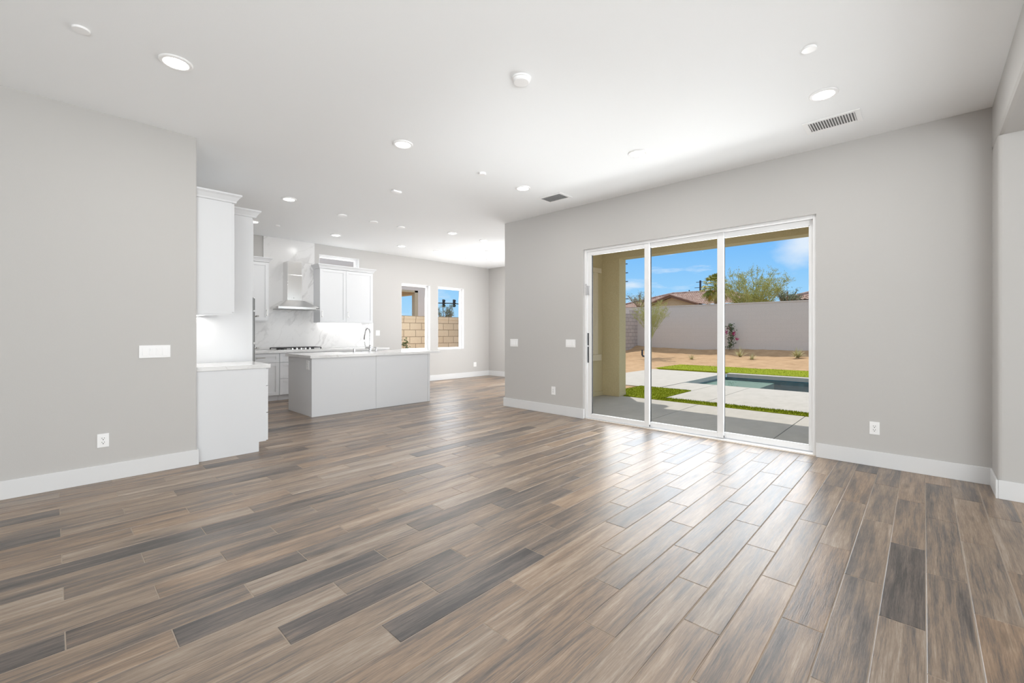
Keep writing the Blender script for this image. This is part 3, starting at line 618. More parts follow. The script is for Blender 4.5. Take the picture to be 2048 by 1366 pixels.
# -- island
b = thing('kitchen_island', 'white kitchen island with two plain back panels', 'island', (3.7, 7.03, 0))
m = M(); m.box(2.653, 3.40, 6.60, 7.43, .10, .874); m.box(4.19, 4.74, 6.60, 7.43, .10, .874); m.box(3.40, 4.19, 6.60, 7.17, .10, .874); m.box(3.40, 4.19, 7.17, 7.43, .10, .68); m.box(2.653, 4.74, 6.60, 7.36, 0, .10); m.build('body', MCAB, b)
m = M(); m.box(2.635, 2.653, 6.572, 7.49, 0, .874, .0015); m.build('end_panel', MCAB, b)
for x0, x1 in ((2.637, 3.6725), (3.6765, 4.703)):
    m = M(); m.box(x0, x1, 6.570, 6.60, 0, .872, .0015); m.build('back_panel', MCAB, b)
m = M(); m.box(4.707, 4.752, 6.570, 7.45, 0, .874, .0015); m.build('end_panel', MCAB, b)
m = M(); m.box(4.703, 4.707, 6.575, 6.60, 0, .872); m.build('gap', MGAP, b)
for x0, x1 in ((2.66, 3.3), (3.305, 4.2), (4.205, 4.70)):
    d = shaker(lambda u, v, dd: (u, 7.43+dd, v), x0, x1, .11, .865).build('door', MCAB, b); rail('x', ((x0+x1)/2, 7.45, .80), -.08, .08, 0, (0, .028, 0)).build('handle', MNICKEL, d)
# island top with a sink cut-out
SX0, SX1, SY0, SY1 = 3.42, 4.17, 7.19, 7.47
m = M()
for (x0, x1, y0, y1) in ((2.60, SX0, 6.53, 7.535), (SX1, 4.955, 6.53, 7.535), (SX0, SX1, 6.53, SY0), (SX0, SX1, SY1, 7.535)): m.box(x0, x1, y0, y1, .874, .913)
tag(m.build('countertop', MQUAR), 'large white quartz top overhanging the kitchen island', 'countertop')
b = thing('sink', 'undermount stainless sink set in the island top', 'sink', ((SX0+SX1)/2, (SY0+SY1)/2, .70))
m = M(); a_, c_ = .008, .008
m.box(SX0-a_, SX0, SY0-a_, SY1+a_, .70, .872); m.box(SX1, SX1+a_, SY0-a_, SY1+a_, .70, .872); m.box(SX0, SX1, SY0-a_, SY0, .70, .872); m.box(SX0, SX1, SY1, SY1+a_, .70, .872); m.box(SX0-a_, SX1+a_, SY0-a_, SY1+a_, .692, .70)
m.build('basin', MSTEEL, b)
m = M(); m.lathe([(.045, 0), (.045, .004), (.03, .004), (.03, .002)], ((SX0+SX1)/2, (SY0+SY1)/2, .70), 20); m.build('drain', MSTEELD, b)
FXx, FYy = 3.868, 7.125
b = thing('faucet', 'tall chrome gooseneck kitchen faucet on the island', 'faucet', (FXx, FYy, .913))
m = M(); m.lathe([(.026, 0), (.026, .008), (.020, .012), (.020, .11), (.014, .12)], (FXx, FYy, .913), 20); m.build('base', MCHROME, b)
pts = [(FXx, FYy, 1.02), (FXx, FYy, 1.22)]
for k in range(1, 13):
    q = PI*k/12*.93; pts.append((FXx, FYy+.085-.085*math.cos(q), 1.24+.085*math.sin(q)))
pts.append((FXx, FYy+.185, 1.20))
m = M(); m.tube(pts, .0115, 12); m.build('spout', MCHROME, b)
m = M(); m.tube([(FXx, FYy+.183, 1.215), (FXx, FYy+.196, 1.15), (FXx, FYy+.20, 1.125)], [.014, .017, .018], 12); m.build('spray_head', MCHROME, b)
m = M(); m.tube([(FXx, FYy, .985), (FXx-.085, FYy, .985)], [.018, .017], 12); m.tube([(FXx-.082, FYy, .985), (FXx-.095, FYy+.02, 1.09)], [.009, .006], 8); m.build('lever', MCHROME, b)
b = thing('air_gap', 'short chrome cylinder on the island left of the faucet', 'air gap cap', (3.577, 7.125, .913))
m = M(); m.lathe([(.022, 0), (.022, .006), (.019, .008), (.019, .06), (.012, .068)], (3.577, 7.125, .913), 20); m.build('cap', MCHROME, b)
b = thing('soap_dispenser', 'small chrome soap dispenser with spout right of the faucet', 'soap dispenser', (3.985, 7.125, .913))
m = M(); m.lathe([(.019, 0), (.019, .006), (.012, .01), (.012, .07), (.008, .08)], (3.985, 7.125, .913), 16); m.build('post', MCHROME, b)
m = M(); m.tube([(3.985, 7.125, .985), (3.985, 7.21, .98), (3.985, 7.215, .97)], .006, 8); m.build('spout', MCHROME, b)
m = M(); m.lathe([(.018, 0), (.018, .01), (.012, .014)], (3.715, 7.125, .913), 16); tag(m.build('disposal_button', MCHROME), 'tiny chrome push button between the faucet and the air gap', 'button')

# ================================================================== WALL PLATES
def P3(face, c):        # maps (along, up, out) to world on a wall face
    if face == 'y-': return lambda a, u, o: (c[0]+a, c[1]-o, c[2]+u)
    if face == 'x-': return lambda a, u, o: (c[0]-o, c[1]-a, c[2]+u)      # along runs to the viewer's right (-y)
def bxf(m, f, a0, a1, u0, u1, o0, o1, b=0):
    p, q = f(a0, u0, o0), f(a1, u1, o1); m.box(p[0], q[0], p[1], q[1], p[2], q[2], b)
def outlet(face, c, label, w=.0375, h=.06, cx=0, nrec=1):
    f = P3(face, c); t = thing('wall_outlet', label, 'outlet', c)
    m = M(); bxf(m, f, -w, w, -h, h, 0, .006, .003); m.build('plate', MPLATE, t)
    m = M(); bxf(m, f, cx-.0175, cx+.0175, -.034, .034, .006, .009, .001); r = m.build('receptacle', MPLATE, t)
    m = M()
    for dz in (-.019, .015):
        bxf(m, f, cx-.009, cx-.006, dz+.001, dz+.010, .0085, .0093); bxf(m, f, cx+.006, cx+.009, dz+.001, dz+.010, .0085, .0093); bxf(m, f, cx-.003, cx+.003, dz-.011, dz-.004, .0085, .0093)
    m.build('slots', MDARK, r); return t
def switch(face, c, n, label, h=.057, dimmers=()):
    f = P3(face, c); w = .046*n/2+.018; t = thing('light_switch', label, 'switch', c)
    m = M(); bxf(m, f, -w, w, -h, h, 0, .006, .003); m.build('plate', MPLATE, t)
    for k in range(n):
        a = (k-(n-1)/2)*.046; m = M()
        if k in dimmers:
            bxf(m, f, a-.0165, a+.0165, -.033, .033, .006, .008, .001); bxf(m, f, a-.012, a-.004, .006, .028, .008, .0125, .001)
            for q in range(5): bxf(m, f, a+.002, a+.012, -.026+q*.011, -.022+q*.011, .008, .0095)
        else:
            p = [f(a-.0165, -.033, .006), f(a+.0165, -.033, .006), f(a+.0165, .033, .006), f(a-.0165, .033, .006), f(a-.0165, -.033, .0125), f(a+.0165, -.033, .0125), f(a+.0165, .033, .0075), f(a-.0165, .033, .0075)]
            m.add(p, [(0, 1, 2, 3), (4, 5, 6, 7), (0, 1, 5, 4), (1, 2, 6, 5), (2, 3, 7, 6), (3, 0, 4, 7)])
        m.build('rocker', MPLATE, t)
    return t
outlet('y-', (.295, 5.03, .346), 'square white outlet low on the left wall', .037*1.0, .057)
switch('y-', (.636, 5.03, 1.085), 4, 'wide white four-gang switch plate on the left wall', .056, (1, 2))
switch('x-', (5.31, 4.978, 1.08), 3, 'smaller-looking white three-gang switch near the far end of the door wall', .062)
switch('x-', (5.31, 3.825, 1.09), 3, 'white three-gang switch right beside the sliding door', .058)
outlet('x-', (5.31, 4.148, .358), 'white outlet low on the wall left of the sliding door', .0375, .062)
outlet('x-', (5.31, .340, .358), 'white outlet low on the wall right of the sliding door', .0375, .06)
outlet('y-', (8.23, 9.24, .345), 'white outlet low on the far nook wall under the right window', .05, .062)
outlet('y-', (5.21, 9.24, 1.238), 'white outlet on the far wall between the upper cabinet and the windows', .05, .06)
outlet('y-', (4.265, 9.218, 1.218), 'pale outlet on the backsplash under the two-door upper cabinet', .058, .045)
outlet('x-', (2.635, 6.71, .765), 'white outlet on the left end of the island', .05, .068)

# ================================================================== CEILING FIXTURES
RL = [(.583, 3.725, 'large lit downlight at the upper left, nearest the left wall'),
      (4.122, .569, 'lit downlight just left of the long vent at the upper right'),
      (2.373, 3.724, 'lit downlight in the mid ceiling between the smoke detector and the kitchen'),
      (4.158, 2.152, 'lit downlight above the sliding glass door'),
      (4.157, 3.743, 'lit downlight just left of the small vent over the door wall end'),
      (2.264, 6.415, 'lit downlight closest to the right of the tall white cabinets'),
      (2.31, 8.151, 'lit downlight half hidden behind the tall cabinet crown'),
      (3.719, 8.144, 'lit downlight on the ceiling in front of the upper window, right of the hood'),
      (5.141, 6.399, 'lit downlight beyond the right end of the island, first in its row'),
      (5.163, 8.162, 'lit downlight over the right end of the far wall counter, before the windows'),
      (6.036, 8.05, 'lit downlight in front of the left tall window'),
      (5.983, 6.444, 'lit downlight close to the end edge of the door wall'),
      (7.667, 8.052, 'farthest lit downlight, near the nook corner')]
def downlight(x, y, label):
    t = thing('recessed_light', label, 'ceiling light', (x, y, CZ), 'recessed ceiling lights')
    m = M(); m.lathe([(.096, 0), (.096, -.006), (.090, -.011), (.074, -.0115), (.068, -.007)], (x, y, CZ), 40); m.build('trim_ring', MPLATE, t)
    m = M(); m.lathe([(.069, -.006), (.069, -.0095), (.05, -.0098)], (x, y, CZ), 32); m.build('diffuser', MDIFF, t)
    d = bpy.data.lights.new('bulb', 'AREA'); d.shape = 'DISK'; d.size = .13; d.energy = 7; d.color = (1, .985, .965)
    o = bpy.data.objects.new('bulb', d); col.objects.link(o); o.parent = t; o.location = (0, 0, -.014); return t
first = downlight(*RL[0])
kb = bpy.data.lights['bulb'].copy(); kb.energy = 4.5
for x, y, lab in RL[1:]:
    c = copy_tree(first, (x, y, CZ), lab)
    if y > 6:
        for ch in c.children:
            if ch.type == 'LIGHT': ch.data = kb
def disc(name, x, y, r, h, label, cat, group=None, inner=True):
    t = thing(name, label, cat, (x, y, CZ), group)
    m = M(); m.lathe([(r, 0), (r, -h*.55), (r*.96, -h), (r*.5, -h*1.03)], (x, y, CZ), 32); m.build('cover', MPLATE, t); return t
g = 'round white sprinkler covers'
disc('sprinkler_cover', .121, 3.738, .042, .012, 'flat white sprinkler cover at the far upper left', 'sprinkler cover', g)
disc('sprinkler_cover', 3.395, .546, .042, .012, 'flat white sprinkler cover at the upper right above the lit downlight', 'sprinkler cover', g)
disc('sprinkler_cover', 3.441, 3.732, .040, .022, 'small white sprinkler cap between the mid ceiling and the small vent', 'sprinkler cover', g)
disc('sprinkler_cover', 2.689, 8.155, .042, .012, 'tiny white sprinkler cover above the marble by the hood', 'sprinkler cover', g)
disc('sprinkler_cover', 7.117, 8.306, .042, .012, 'tiny faint sprinkler cover near the nook corner', 'sprinkler cover', g)
g = 'blank junction covers over the island'
for x, y, l in ((3.155, 6.69, 'white blank disc over the island, leftmost of three'), (3.708, 6.71, 'white blank disc over the island, middle of three'), (4.223, 6.692, 'white blank disc over the island, rightmost of three')):
    disc('junction_cover', x, y, .07, .014, l, 'ceiling cover', g)
disc('junction_cover', 6.84, 7.232, .075, .012, 'pale blank disc over the dining nook near the door wall end', 'ceiling cover')
t = thing('smoke_detector', 'round white smoke detector in the middle of the ceiling', 'smoke detector', (2.352, 2.134, CZ))
m = M(); m.lathe([(.070, 0), (.070, -.010), (.062, -.012)], (2.352, 2.134, CZ), 36); m.build('base', MPLATE, t)
m = M(); m.lathe([(.061, -.010), (.061, -.024), (.054, -.032), (.02, -.034)], (2.352, 2.134, CZ), 36); m.build('cap', MPLATE, t)
m = M(); m.box(3.045, 3.165, 4.995, 5.065, CZ-.02, CZ, .004); tag(m.build('motion_sensor', MPLATE), 'small white rectangular sensor box on the ceiling', 'sensor')
def vent(x0, x1, y0, y1, label, nx):
    t = thing('air_vent', label, 'vent', ((x0+x1)/2, (y0+y1)/2, CZ), 'ceiling air vents'); z0 = CZ-.008
    fx, fy = .035, .038; m = M()
    for a in ((x0, x1, y0, y0+fy), (x0, x1, y1-fy, y1), (x0, x0+fx, y0+fy, y1-fy), (x1-fx, x1, y0+fy, y1-fy)): m.box(*a, z0, CZ, .002)
    m.build('frame', MPLATE, t)
    m = M(); m.box(x0+fx, x1-fx, y0+fy, y1-fy, CZ-.0012, CZ-.0002); m.build('duct', mat('duct_grey', (.20, .20, .20), .8), t)
    for k in range(nx):
        y = y0+fy+(y1-y0-2*fy)*(k+.5)/nx; s = .0075; m = M()
        vs_ = [(xx, y+dy, z) for xx in (x0+fx, x1-fx) for dy, z in ((-s, CZ-.0085), (-s+.002, CZ-.0085), (s*.2+.002, CZ-.0014), (s*.2, CZ-.0014))]
        m.add(vs_, [(0, 1, 5, 4), (1, 2, 6, 5), (2, 3, 7, 6), (3, 0, 4, 7), (0, 3, 2, 1), (4, 5, 6, 7)]); m.build('louver', MPLATE, t)
    return t
vent(4.585, 4.862, .386, .792, 'long white louvered air vent at the upper right by the downlight', 17)
vent(4.615, 4.895, 3.497, 3.90, 'small-looking white louvered air vent above the left end of the sliding door', 17)


# ================================================================== OUTSIDE: PATIO, POOL, YARD
ZG = -.09
m = M()
m.box(8.15, 8.42, 4.63, 5.039, ZG+.0, 2.80, .004); m.box(8.145, 8.425, 4.625, 5.039, ZG, ZG+.075, .004)
struct(m, 'patio_column', MSTUC, 'tan stucco patio column seen through the left door panel', 'column')
m = M(); m.box(8.15, 8.42, -.95, -.55, ZG, 2.80, .004); struct(m, 'patio_column', MSTUC, 'tan stucco patio column beyond the right end of the door', 'column')
m = M(); m.box(8.15, 8.42, -.95, 5.039, 2.80, 3.25, .006); m.box(5.505, 8.15, -.95, 5.039, 3.12, 3.25); m.box(8.15, 8.95, 4.46, 5.039, 3.25, 3.65, .01)
struct(m, 'patio_beam', MSTUC, 'tan stucco patio beam and roof', 'beam')
m = M(); m.box(5.505, 8.15, 5.012, 5.039, ZG, ZG+.09, .003); struct(m, 'trim_1', MSTUC, 'weep ledge at the foot of the patio wall', 'trim')
w = thing('stucco_window', 'stucco-trimmed patio window seen at the left edge of the sliding door', 'window', (7.0, 5.0, .66)); w['kind'] = 'structure'
m = M(); m.box(7.735, 7.885, 4.975, 5.039, .79, 2.50, .006); m.box(5.80, 5.95, 4.975, 5.039, .79, 2.50, .006); m.build('side_trim', MSTUCT, w)
m = M(); m.box(5.70, 7.985, 4.955, 5.039, 2.50, 2.60, .006); m.box(5.70, 7.985, 4.955, 5.039, .66, .79, .006); m.build('sill_trim', MSTUCT, w)
m = M(); m.box(5.95, 6.0, 5.0, 5.039, .79, 2.5); m.box(7.66, 7.735, 5.0, 5.039, .79, 2.5); m.box(6.0, 7.66, 5.0, 5.039, .79, .84); m.box(6.0, 7.66, 5.0, 5.039, 2.45, 2.5); m.build('window_frame', MVIN, w)
m = M(); m.box(6.0, 7.66, 5.022, 5.028, .84, 2.45); m.build('pane', MGLASS, w)
def slabs(name, rects, label, cat, top=ZG):
    m = M(); g = .005
    for x0, x1, y0, y1 in rects: m.box(x0+g, x1-g, y0+g, y1-g, top-.12, top, .005)
    struct(m, name, MCONC, label, cat)
slabs('patio_slab', [(5.505, 8.285, a, b_) for a, b_ in ((-2.2, -.3), (-.3, 1.386), (1.386, 3.06), (3.06, 5.035))], 'shaded concrete patio slab just outside the sliding door', 'slab')
slabs('pool_deck', [(8.60, 11.65, a, b_) for a, b_ in ((-6, -2.2), (-2.2, -.3), (-.3, 1.37), (1.37, 3.07), (3.07, 3.88))] + [(10.10, 11.65, 3.88, 4.66), (10.10, 15.105, 4.69, 7.22), (15.11, 15.45, -6, -1.4), (15.11, 15.45, -1.4, 1.65), (15.11, 15.45, 1.65, 4.69)], 'sunlit pale concrete deck around the pool', 'slab')
# pool
b = thing('swimming_pool', 'rectangular in-ground pool with blue-green water and a pale shallow ledge', 'pool', (13.38, -.6, -1.3))
PX0, PX1, PY0, PY1 = 11.65, 15.11, -6.0, 4.69
m = M(); m.box(PX1, PX1+.12, PY0, PY1, -1.3, ZG-.125); m.box(PX0-.12, PX0, PY0, PY1, -1.3, ZG-.125); m.box(PX0, PX1, PY1-.0, PY1+.12, -1.3, ZG-.125); m.box(PX0, PX1, PY0-.12, PY0, -1.3, ZG-.125)
m.box(PX1-.012, PX1, PY0, PY1, -1.3, ZG-.115); m.box(PX0, PX1-.012, PY1-.012, PY1, -1.3, ZG-.115); m.build('wall_tile', MTILEW, b)
m = M(); m.box(PX0, PX1, PY0, PY1, -1.32, -1.3); m.build('floor', MPOOLF, b)
m = M(); m.box(PX0, 14.66, 3.22, 4.676, -1.299, -.255); m.build('ledge', [MLEDGE], b)
m = M(); m.box(PX0+.002, PX1-.014, PY0+.002, PY1-.014, -.2155, -.215); wtr = m.build('water', MWATER, b)
# turf (blades nobody could count)
def turf(name, polys, label, n, h):
    m = M(); rng = random.Random(n)
    for (x0, x1, y0, y1) in polys: m.box(x0, x1, y0, y1, ZG-.06, ZG+.012)
    tot = sum((a[1]-a[0])*(a[3]-a[2]) for a in polys)
    for (x0, x1, y0, y1) in polys:
        for _ in range(int(n*(x1-x0)*(y1-y0)/tot)):
            x, y, a = rng.uniform(x0, x1), rng.uniform(y0, y1), rng.uniform(0, PI); w = .006; hh = h*rng.uniform(.6, 1.2)
            lx, ly = rng.uniform(-.02, .02), rng.uniform(-.02, .02)
            m.add([(x-w*math.cos(a), y-w*math.sin(a), ZG+.01), (x+w*math.cos(a), y+w*math.sin(a), ZG+.01), (x+lx, y+ly, ZG+.01+hh)], [(0, 1, 2)])
    return tag(m.build(name, MGRASS), label, 'grass', None, 'stuff')
turf('turf_patch', [(8.43, 10.09, 3.89, 5.03), (8.96, 10.09, 5.03, 5.13), (8.30, 8.43, 3.89, 4.61)], 'bright green turf patch beside the patio column', 9000, .018)
turf('turf_strip', [(8.295, 8.59, -2.2, 3.885)], 'thin dark green turf strip between the patio slab and the pool deck', 9000, .028)
turf('turf_lawn', [(15.46, 17.85, -6, 7.32)], 'long green turf band beyond the pool', 16000, .018)
# bare earth, rising to the boundary wall
def sstep(a, b_, v): t_ = max(0, min(1, (v-a)/(b_-a))); return t_*t_*(3-2*t_)
def ticks(a, b_, n, extra): return sorted(set([a+(b_-a)*i/n for i in range(n+1)] + extra))
from mathutils import noise as mn
def earth(x, y):
    z = -.125
    if x > 17.6 or y > 7.22:
        z += .03 + .26*sstep(17.7, 22.0, x) + .25*sstep(21.8, 22.9, x) + .14*sstep(9.0, 11.9, y)*(1 if x > 12 else .5) - .012*(y-6)*sstep(17.7, 22, x)
        z += mn.noise((x*.8, y*.8, 0))*.05 + mn.noise((x*2.6, y*2.6, 3))*.022
    elif y > 5.1 and x < 10.05: z += .02 + .03*mn.noise((x*1.7, y*1.7, 0))
    return z
gx = ticks(5.0, 23.2, 130, [11.55, 15.2]); gy = ticks(-6.2, 16, 150, [4.78, 5.16, 7.25]); m = M()
vs_ = [(x, y, earth(x, y)) for x in gx for y in gy]; n = len(gy); fs = []
for i in range(len(gx)-1):
    for j in range(n-1):
        xm, ym = (gx[i]+gx[i+1])/2, (gy[j]+gy[j+1])/2
        if 11.55 < xm < 15.2 and ym < 4.78: continue
        if xm < 9.0 and ym > 5.0: continue
        if xm < 5.5: continue
        fs.append((i*n+j, (i+1)*n+j, (i+1)*n+j+1, i*n+j+1))
m.add(vs_, fs, 0, True); struct(m, 'yard_earth', MDIRT, 'bare sandy earth banked against the boundary wall', 'ground')
m = M()
for (x0, x1, y0, y1) in ((23.2, 110, -60, 90), (5.5, 23.2, -60, -6.2), (5.5, 23.2, 16, 90), (-20, 9.0, 9.43, 90), (9.0, 23.2, 15.9, 16.0)): m.box(x0, x1, y0, y1, -.6, -.16)
struct(m, 'open_ground', MDIRT, 'bare ground beyond the walls', 'ground')
# boundary walls
m = M(); m.box(22.85, 23.05, -8, 24, -.4, 2.62); m.box(22.83, 23.07, -8, 24, 2.62, 2.67); struct(m, 'boundary_wall', MBLKW, 'long pale painted block wall behind the pool', 'wall')
m = M(); m.box(22.25, 22.85, 11.83, 12.03, -.4, 2.47); m.box(20.4, 22.25, 11.83, 12.03, -.4, 2.27); m.box(16.0, 20.4, 11.83, 12.03, -.4, 1.87); struct(m, 'side_wall', MBLKG, 'stepped grey block wall at the left of the yard', 'wall')

# ------------------------------------------------------------------ neighbouring houses
def tile_slope(m, quad, pitch=.20, amp=.035, rows=14, mi=0, sub=6):
    """quad: eave-left, eave-right, ridge-right, ridge-left"""
    A, B_, C_, D = [Vector(q) for q in quad]; L = (B_-A).length; nu = max(1, int(L/pitch))*sub; nrm = (B_-A).cross(D-A).normalized()
    if nrm.z < 0: nrm = -nrm
    eu = (B_-A).normalized(); vs_ = []; fs = []
    for r in range(rows):
        for e in (0, 1):
            t_ = (r+e)/rows; P0, P1 = A.lerp(D, t_), B_.lerp(C_, t_)
            for i in range(nu+1):
                p = P0.lerp(P1, i/nu); s_ = (p-A).dot(eu); h = amp*abs(math.sin(PI*s_/pitch)) + (.03 if e == 0 else 0.0)
                vs_.append(p + nrm*h)
    k = nu+1
    for r in range(rows*2-1):
        fs += [(r*k+i, r*k+i+1, (r+1)*k+i+1, (r+1)*k+i) for i in range(nu)]
    m.add(vs_, fs, mi, True)
b = thing('neighbor_house', 'tan house with a low gable and clay tile roof beyond the boundary wall', 'house', (38, 14, -.2))
m = M(); m.box(34.5, 42, 8.6, 19.5, -.2, 3.25); m.prism([(12.3, -.2), (16.1, -.2), (16.1, 3.28), (14.2, 3.94), (12.3, 3.28)], 33.0, 36.0, ax='x'); m.build('walls', MHOUSE, b)
m = M()
tile_slope(m, [(33.9, 20.1, 3.34), (33.9, 7.9, 3.34), (38.0, 11.9, 4.66), (38.0, 16.2, 4.66)], .17, .03, 13)
tile_slope(m, [(33.9, 20.1, 3.34), (42.1, 20.1, 3.34), (38.01, 16.2, 4.66), (38.0, 16.2, 4.66)], .17, .03, 13)
tile_slope(m, [(33.9, 7.9, 3.34), (42.1, 7.9, 3.34), (38.01, 11.9, 4.66), (38.0, 11.9, 4.66)], .17, .03, 13)
tile_slope(m, [(32.7, 12.05, 3.34), (36.0, 12.05, 3.34), (36.0, 14.2, 4.10), (32.7, 14.2, 4.10)], .17, .03, 8)
tile_slope(m, [(32.7, 16.35, 3.34), (36.0, 16.35, 3.34), (36.0, 14.2, 4.10), (32.7, 14.2, 4.10)], .17, .03, 8)
m.tube([(32.62, 12.0, 3.36), (32.62, 14.2, 4.14), (32.62, 16.4, 3.36)], .06, 8); m.tube([(38.0, 16.2, 4.70), (38.0, 11.9, 4.70), (33.85, 7.85, 3.40)], .09, 8); m.tube([(33.85, 20.15, 3.40), (38.0, 16.2, 4.72)], .08, 8)
m.build('roof', MTILE, b)
m = M(); m.box(33.93, 34.05, 8, 12.1, 3.18, 3.33); m.box(33.93, 34.05, 16.3, 20.0, 3.18, 3.33)
for s_ in (-1, 1): m.add([(32.66, 14.2, 3.93), (32.66, 14.2+s_*2.15, 3.19), (32.66, 14.2+s_*2.15, 3.32), (32.66, 14.2, 4.08), (32.78, 14.2, 3.93), (32.78, 14.2+s_*2.15, 3.19), (32.78, 14.2+s_*2.15, 3.32), (32.78, 14.2, 4.08)], [(0, 1, 2, 3), (4, 5, 6, 7), (0, 1, 5, 4), (1, 2, 6, 5), (2, 3, 7, 6), (3, 0, 4, 7)])
m.build('fascia', MFASC, b)
m = M(); m.tube([(39, 15.2, 4.4), (39, 15.2, 5.0)], .05, 8); m.build('vent_pipe', MASPH, b)
b = thing('neighbor_house', 'clay tile roof corner beyond the boundary wall at the right of the glass door', 'house', (34, 1, -.2))
m = M(); m.box(30.5, 40, -6, 5.7, -.2, 3.05); m.build('walls', MHOUSE, b)
m = M(); tile_slope(m, [(30.0, 6.2, 3.14), (30.0, -6, 3.14), (34.2, -6, 4.60), (34.2, 2.0, 4.60)], .26, .045, 12); tile_slope(m, [(30.0, 6.2, 3.14), (40, 6.2, 3.14), (40, 2.0, 4.60), (34.2, 2.0, 4.60)], .26, .045, 12)
m.tube([(29.95, 6.25, 3.2), (34.2, 2.0, 4.68)], .09, 8); m.build('roof', MTILE, b)
m = M(); m.box(30.02, 30.14, -6, 6.15, 2.96, 3.14); m.box(30.02, 40, 6.05, 6.15, 2.96, 3.14); m.build('fascia', mat('grey_fascia', (.36, .30, .26), .8), b)
# house beside the kitchen: pale stucco with a tan-framed porch opening
b = thing('neighbor_house', 'pale pink stucco house with a tan-framed opening seen through the left tall window', 'house', (6.5, 14.5, -.2))
m = M(); m.box(-4, 7.9, 14.0, 14.2, -.2, 6); m.box(9.58, 10.22, 14.0, 14.2, -.2, 6); m.box(7.9, 9.58, 14.0, 14.2, 2.83, 6); m.box(10.02, 10.22, 14.2, 19, 3.3, 6); m.build('walls', MPINK, b)
m = M(); m.box(9.44, 9.578, 14.005, 14.2, -.2, 2.83); m.box(7.9, 9.578, 14.005, 14.2, 2.76, 2.83); m.box(9.58, 9.9, 14.2, 18.5, 2.72, 3.4); m.box(7.9, 9.58, 14.2, 18.5, 2.86, 3.4); m.build('porch_frame', MSTUCT, b)
m = M(); m.box(8.86, 8.99, 14.5, 14.63, 2.42, 2.70, .01); m.tube([(8.925, 14.565, 2.70), (8.925, 14.565, 2.87)], .01, 6); m.build('porch_lantern', MASPH, b)
m = M(); m.box(3, 15, 10.9, 11.1, -.3, 1.64); m.box(2.95, 15.05, 10.885, 11.115, 1.64, 1.735, .004); struct(m, 'block_fence', MBLKT, 'tan block wall outside the two tall windows', 'wall')

# ------------------------------------------------------------------ street furniture far away
b = thing('utility_pole', 'dark utility pole with two crossarms above the tile roof', 'utility pole', (60, 21.9, -.2))
m = M(); m.tube([(60, 21.9, -.2), (60, 21.9, 8.2)], .13, 8); m.build('pole', MASPH, b)
for z, hw in ((8.0, .55), (7.25, .75)):
    m = M(); m.box(59.95, 60.05, 21.9-hw, 21.9+hw, z-.03, z+.03); m.build('crossarm', MASPH, b)
b = thing('utility_pole', 'utility pole hidden by the patio column, its four crossarm tips poking out', 'utility pole', (31.3, 17.95, -.2))
m = M(); m.tube([(31.3, 17.95, -.2), (31.3, 17.95, 7.2)], .12, 8); m.build('pole', MASPH, b)
for z, q in ((6.66, .60), (5.95, .64), (5.26, .64), (3.89, .68)):
    m = M(); m.box(31.25, 31.35, 17.95-q-.28, 17.95+q+.28, z-.03, z+.03); m.build('crossarm', MASPH, b)
b = thing('traffic_mast', 'dark traffic signal mast arm crossing the right tall window', 'mast arm', (45, 50.4, -.2))
m = M(); m.tube([(36.0, 50, 5.32), (38.5, 50, 5.40), (40.3, 50, 5.46), (41.2, 50, 5.42), (45, 50, 5.0)], .07, 8); m.build('arm', MASPH, b)
m = M(); m.tube([(45, 50, -.2), (45, 50, 5.1)], .12, 8); m.build('post', MASPH, b)
def signal(x, z, label):
    t = thing('traffic_light', label, 'traffic light', (x, 49.85, z-.55), 'traffic lights on the mast arm')
    m = M(); m.box(x-.17, x+.17, 49.66, 49.84, z-.55, z+.55, .03); m.box(x-.04, x+.04, 49.84, 49.925, z-.04, z+.04); m.build('housing', mat('signal_housing', (.04, .045, .04), .6), t)
    for q, c in ((.35, (.25, .04, .03)), (0, (.28, .2, .03)), (-.35, (.03, .2, .08))):
        m = M(); m.lathe([(.11, 0), (.10, .02)], (x, 49.66, z+q), 14, 0, 'y', -1); m.build('lens', mat('signal_lens', c, .3), t)
        m = M(); m.lathe([(.135, 0), (.135, .16), (.12, .16), (.12, .01)], (x, 49.66, z+q), 14, 0, 'y', -1); m.build('visor', MASPH, t)
signal(38.35, 5.35, 'left hanging traffic light in the right tall window')
signal(40.25, 5.44, 'right hanging traffic light in the right tall window')

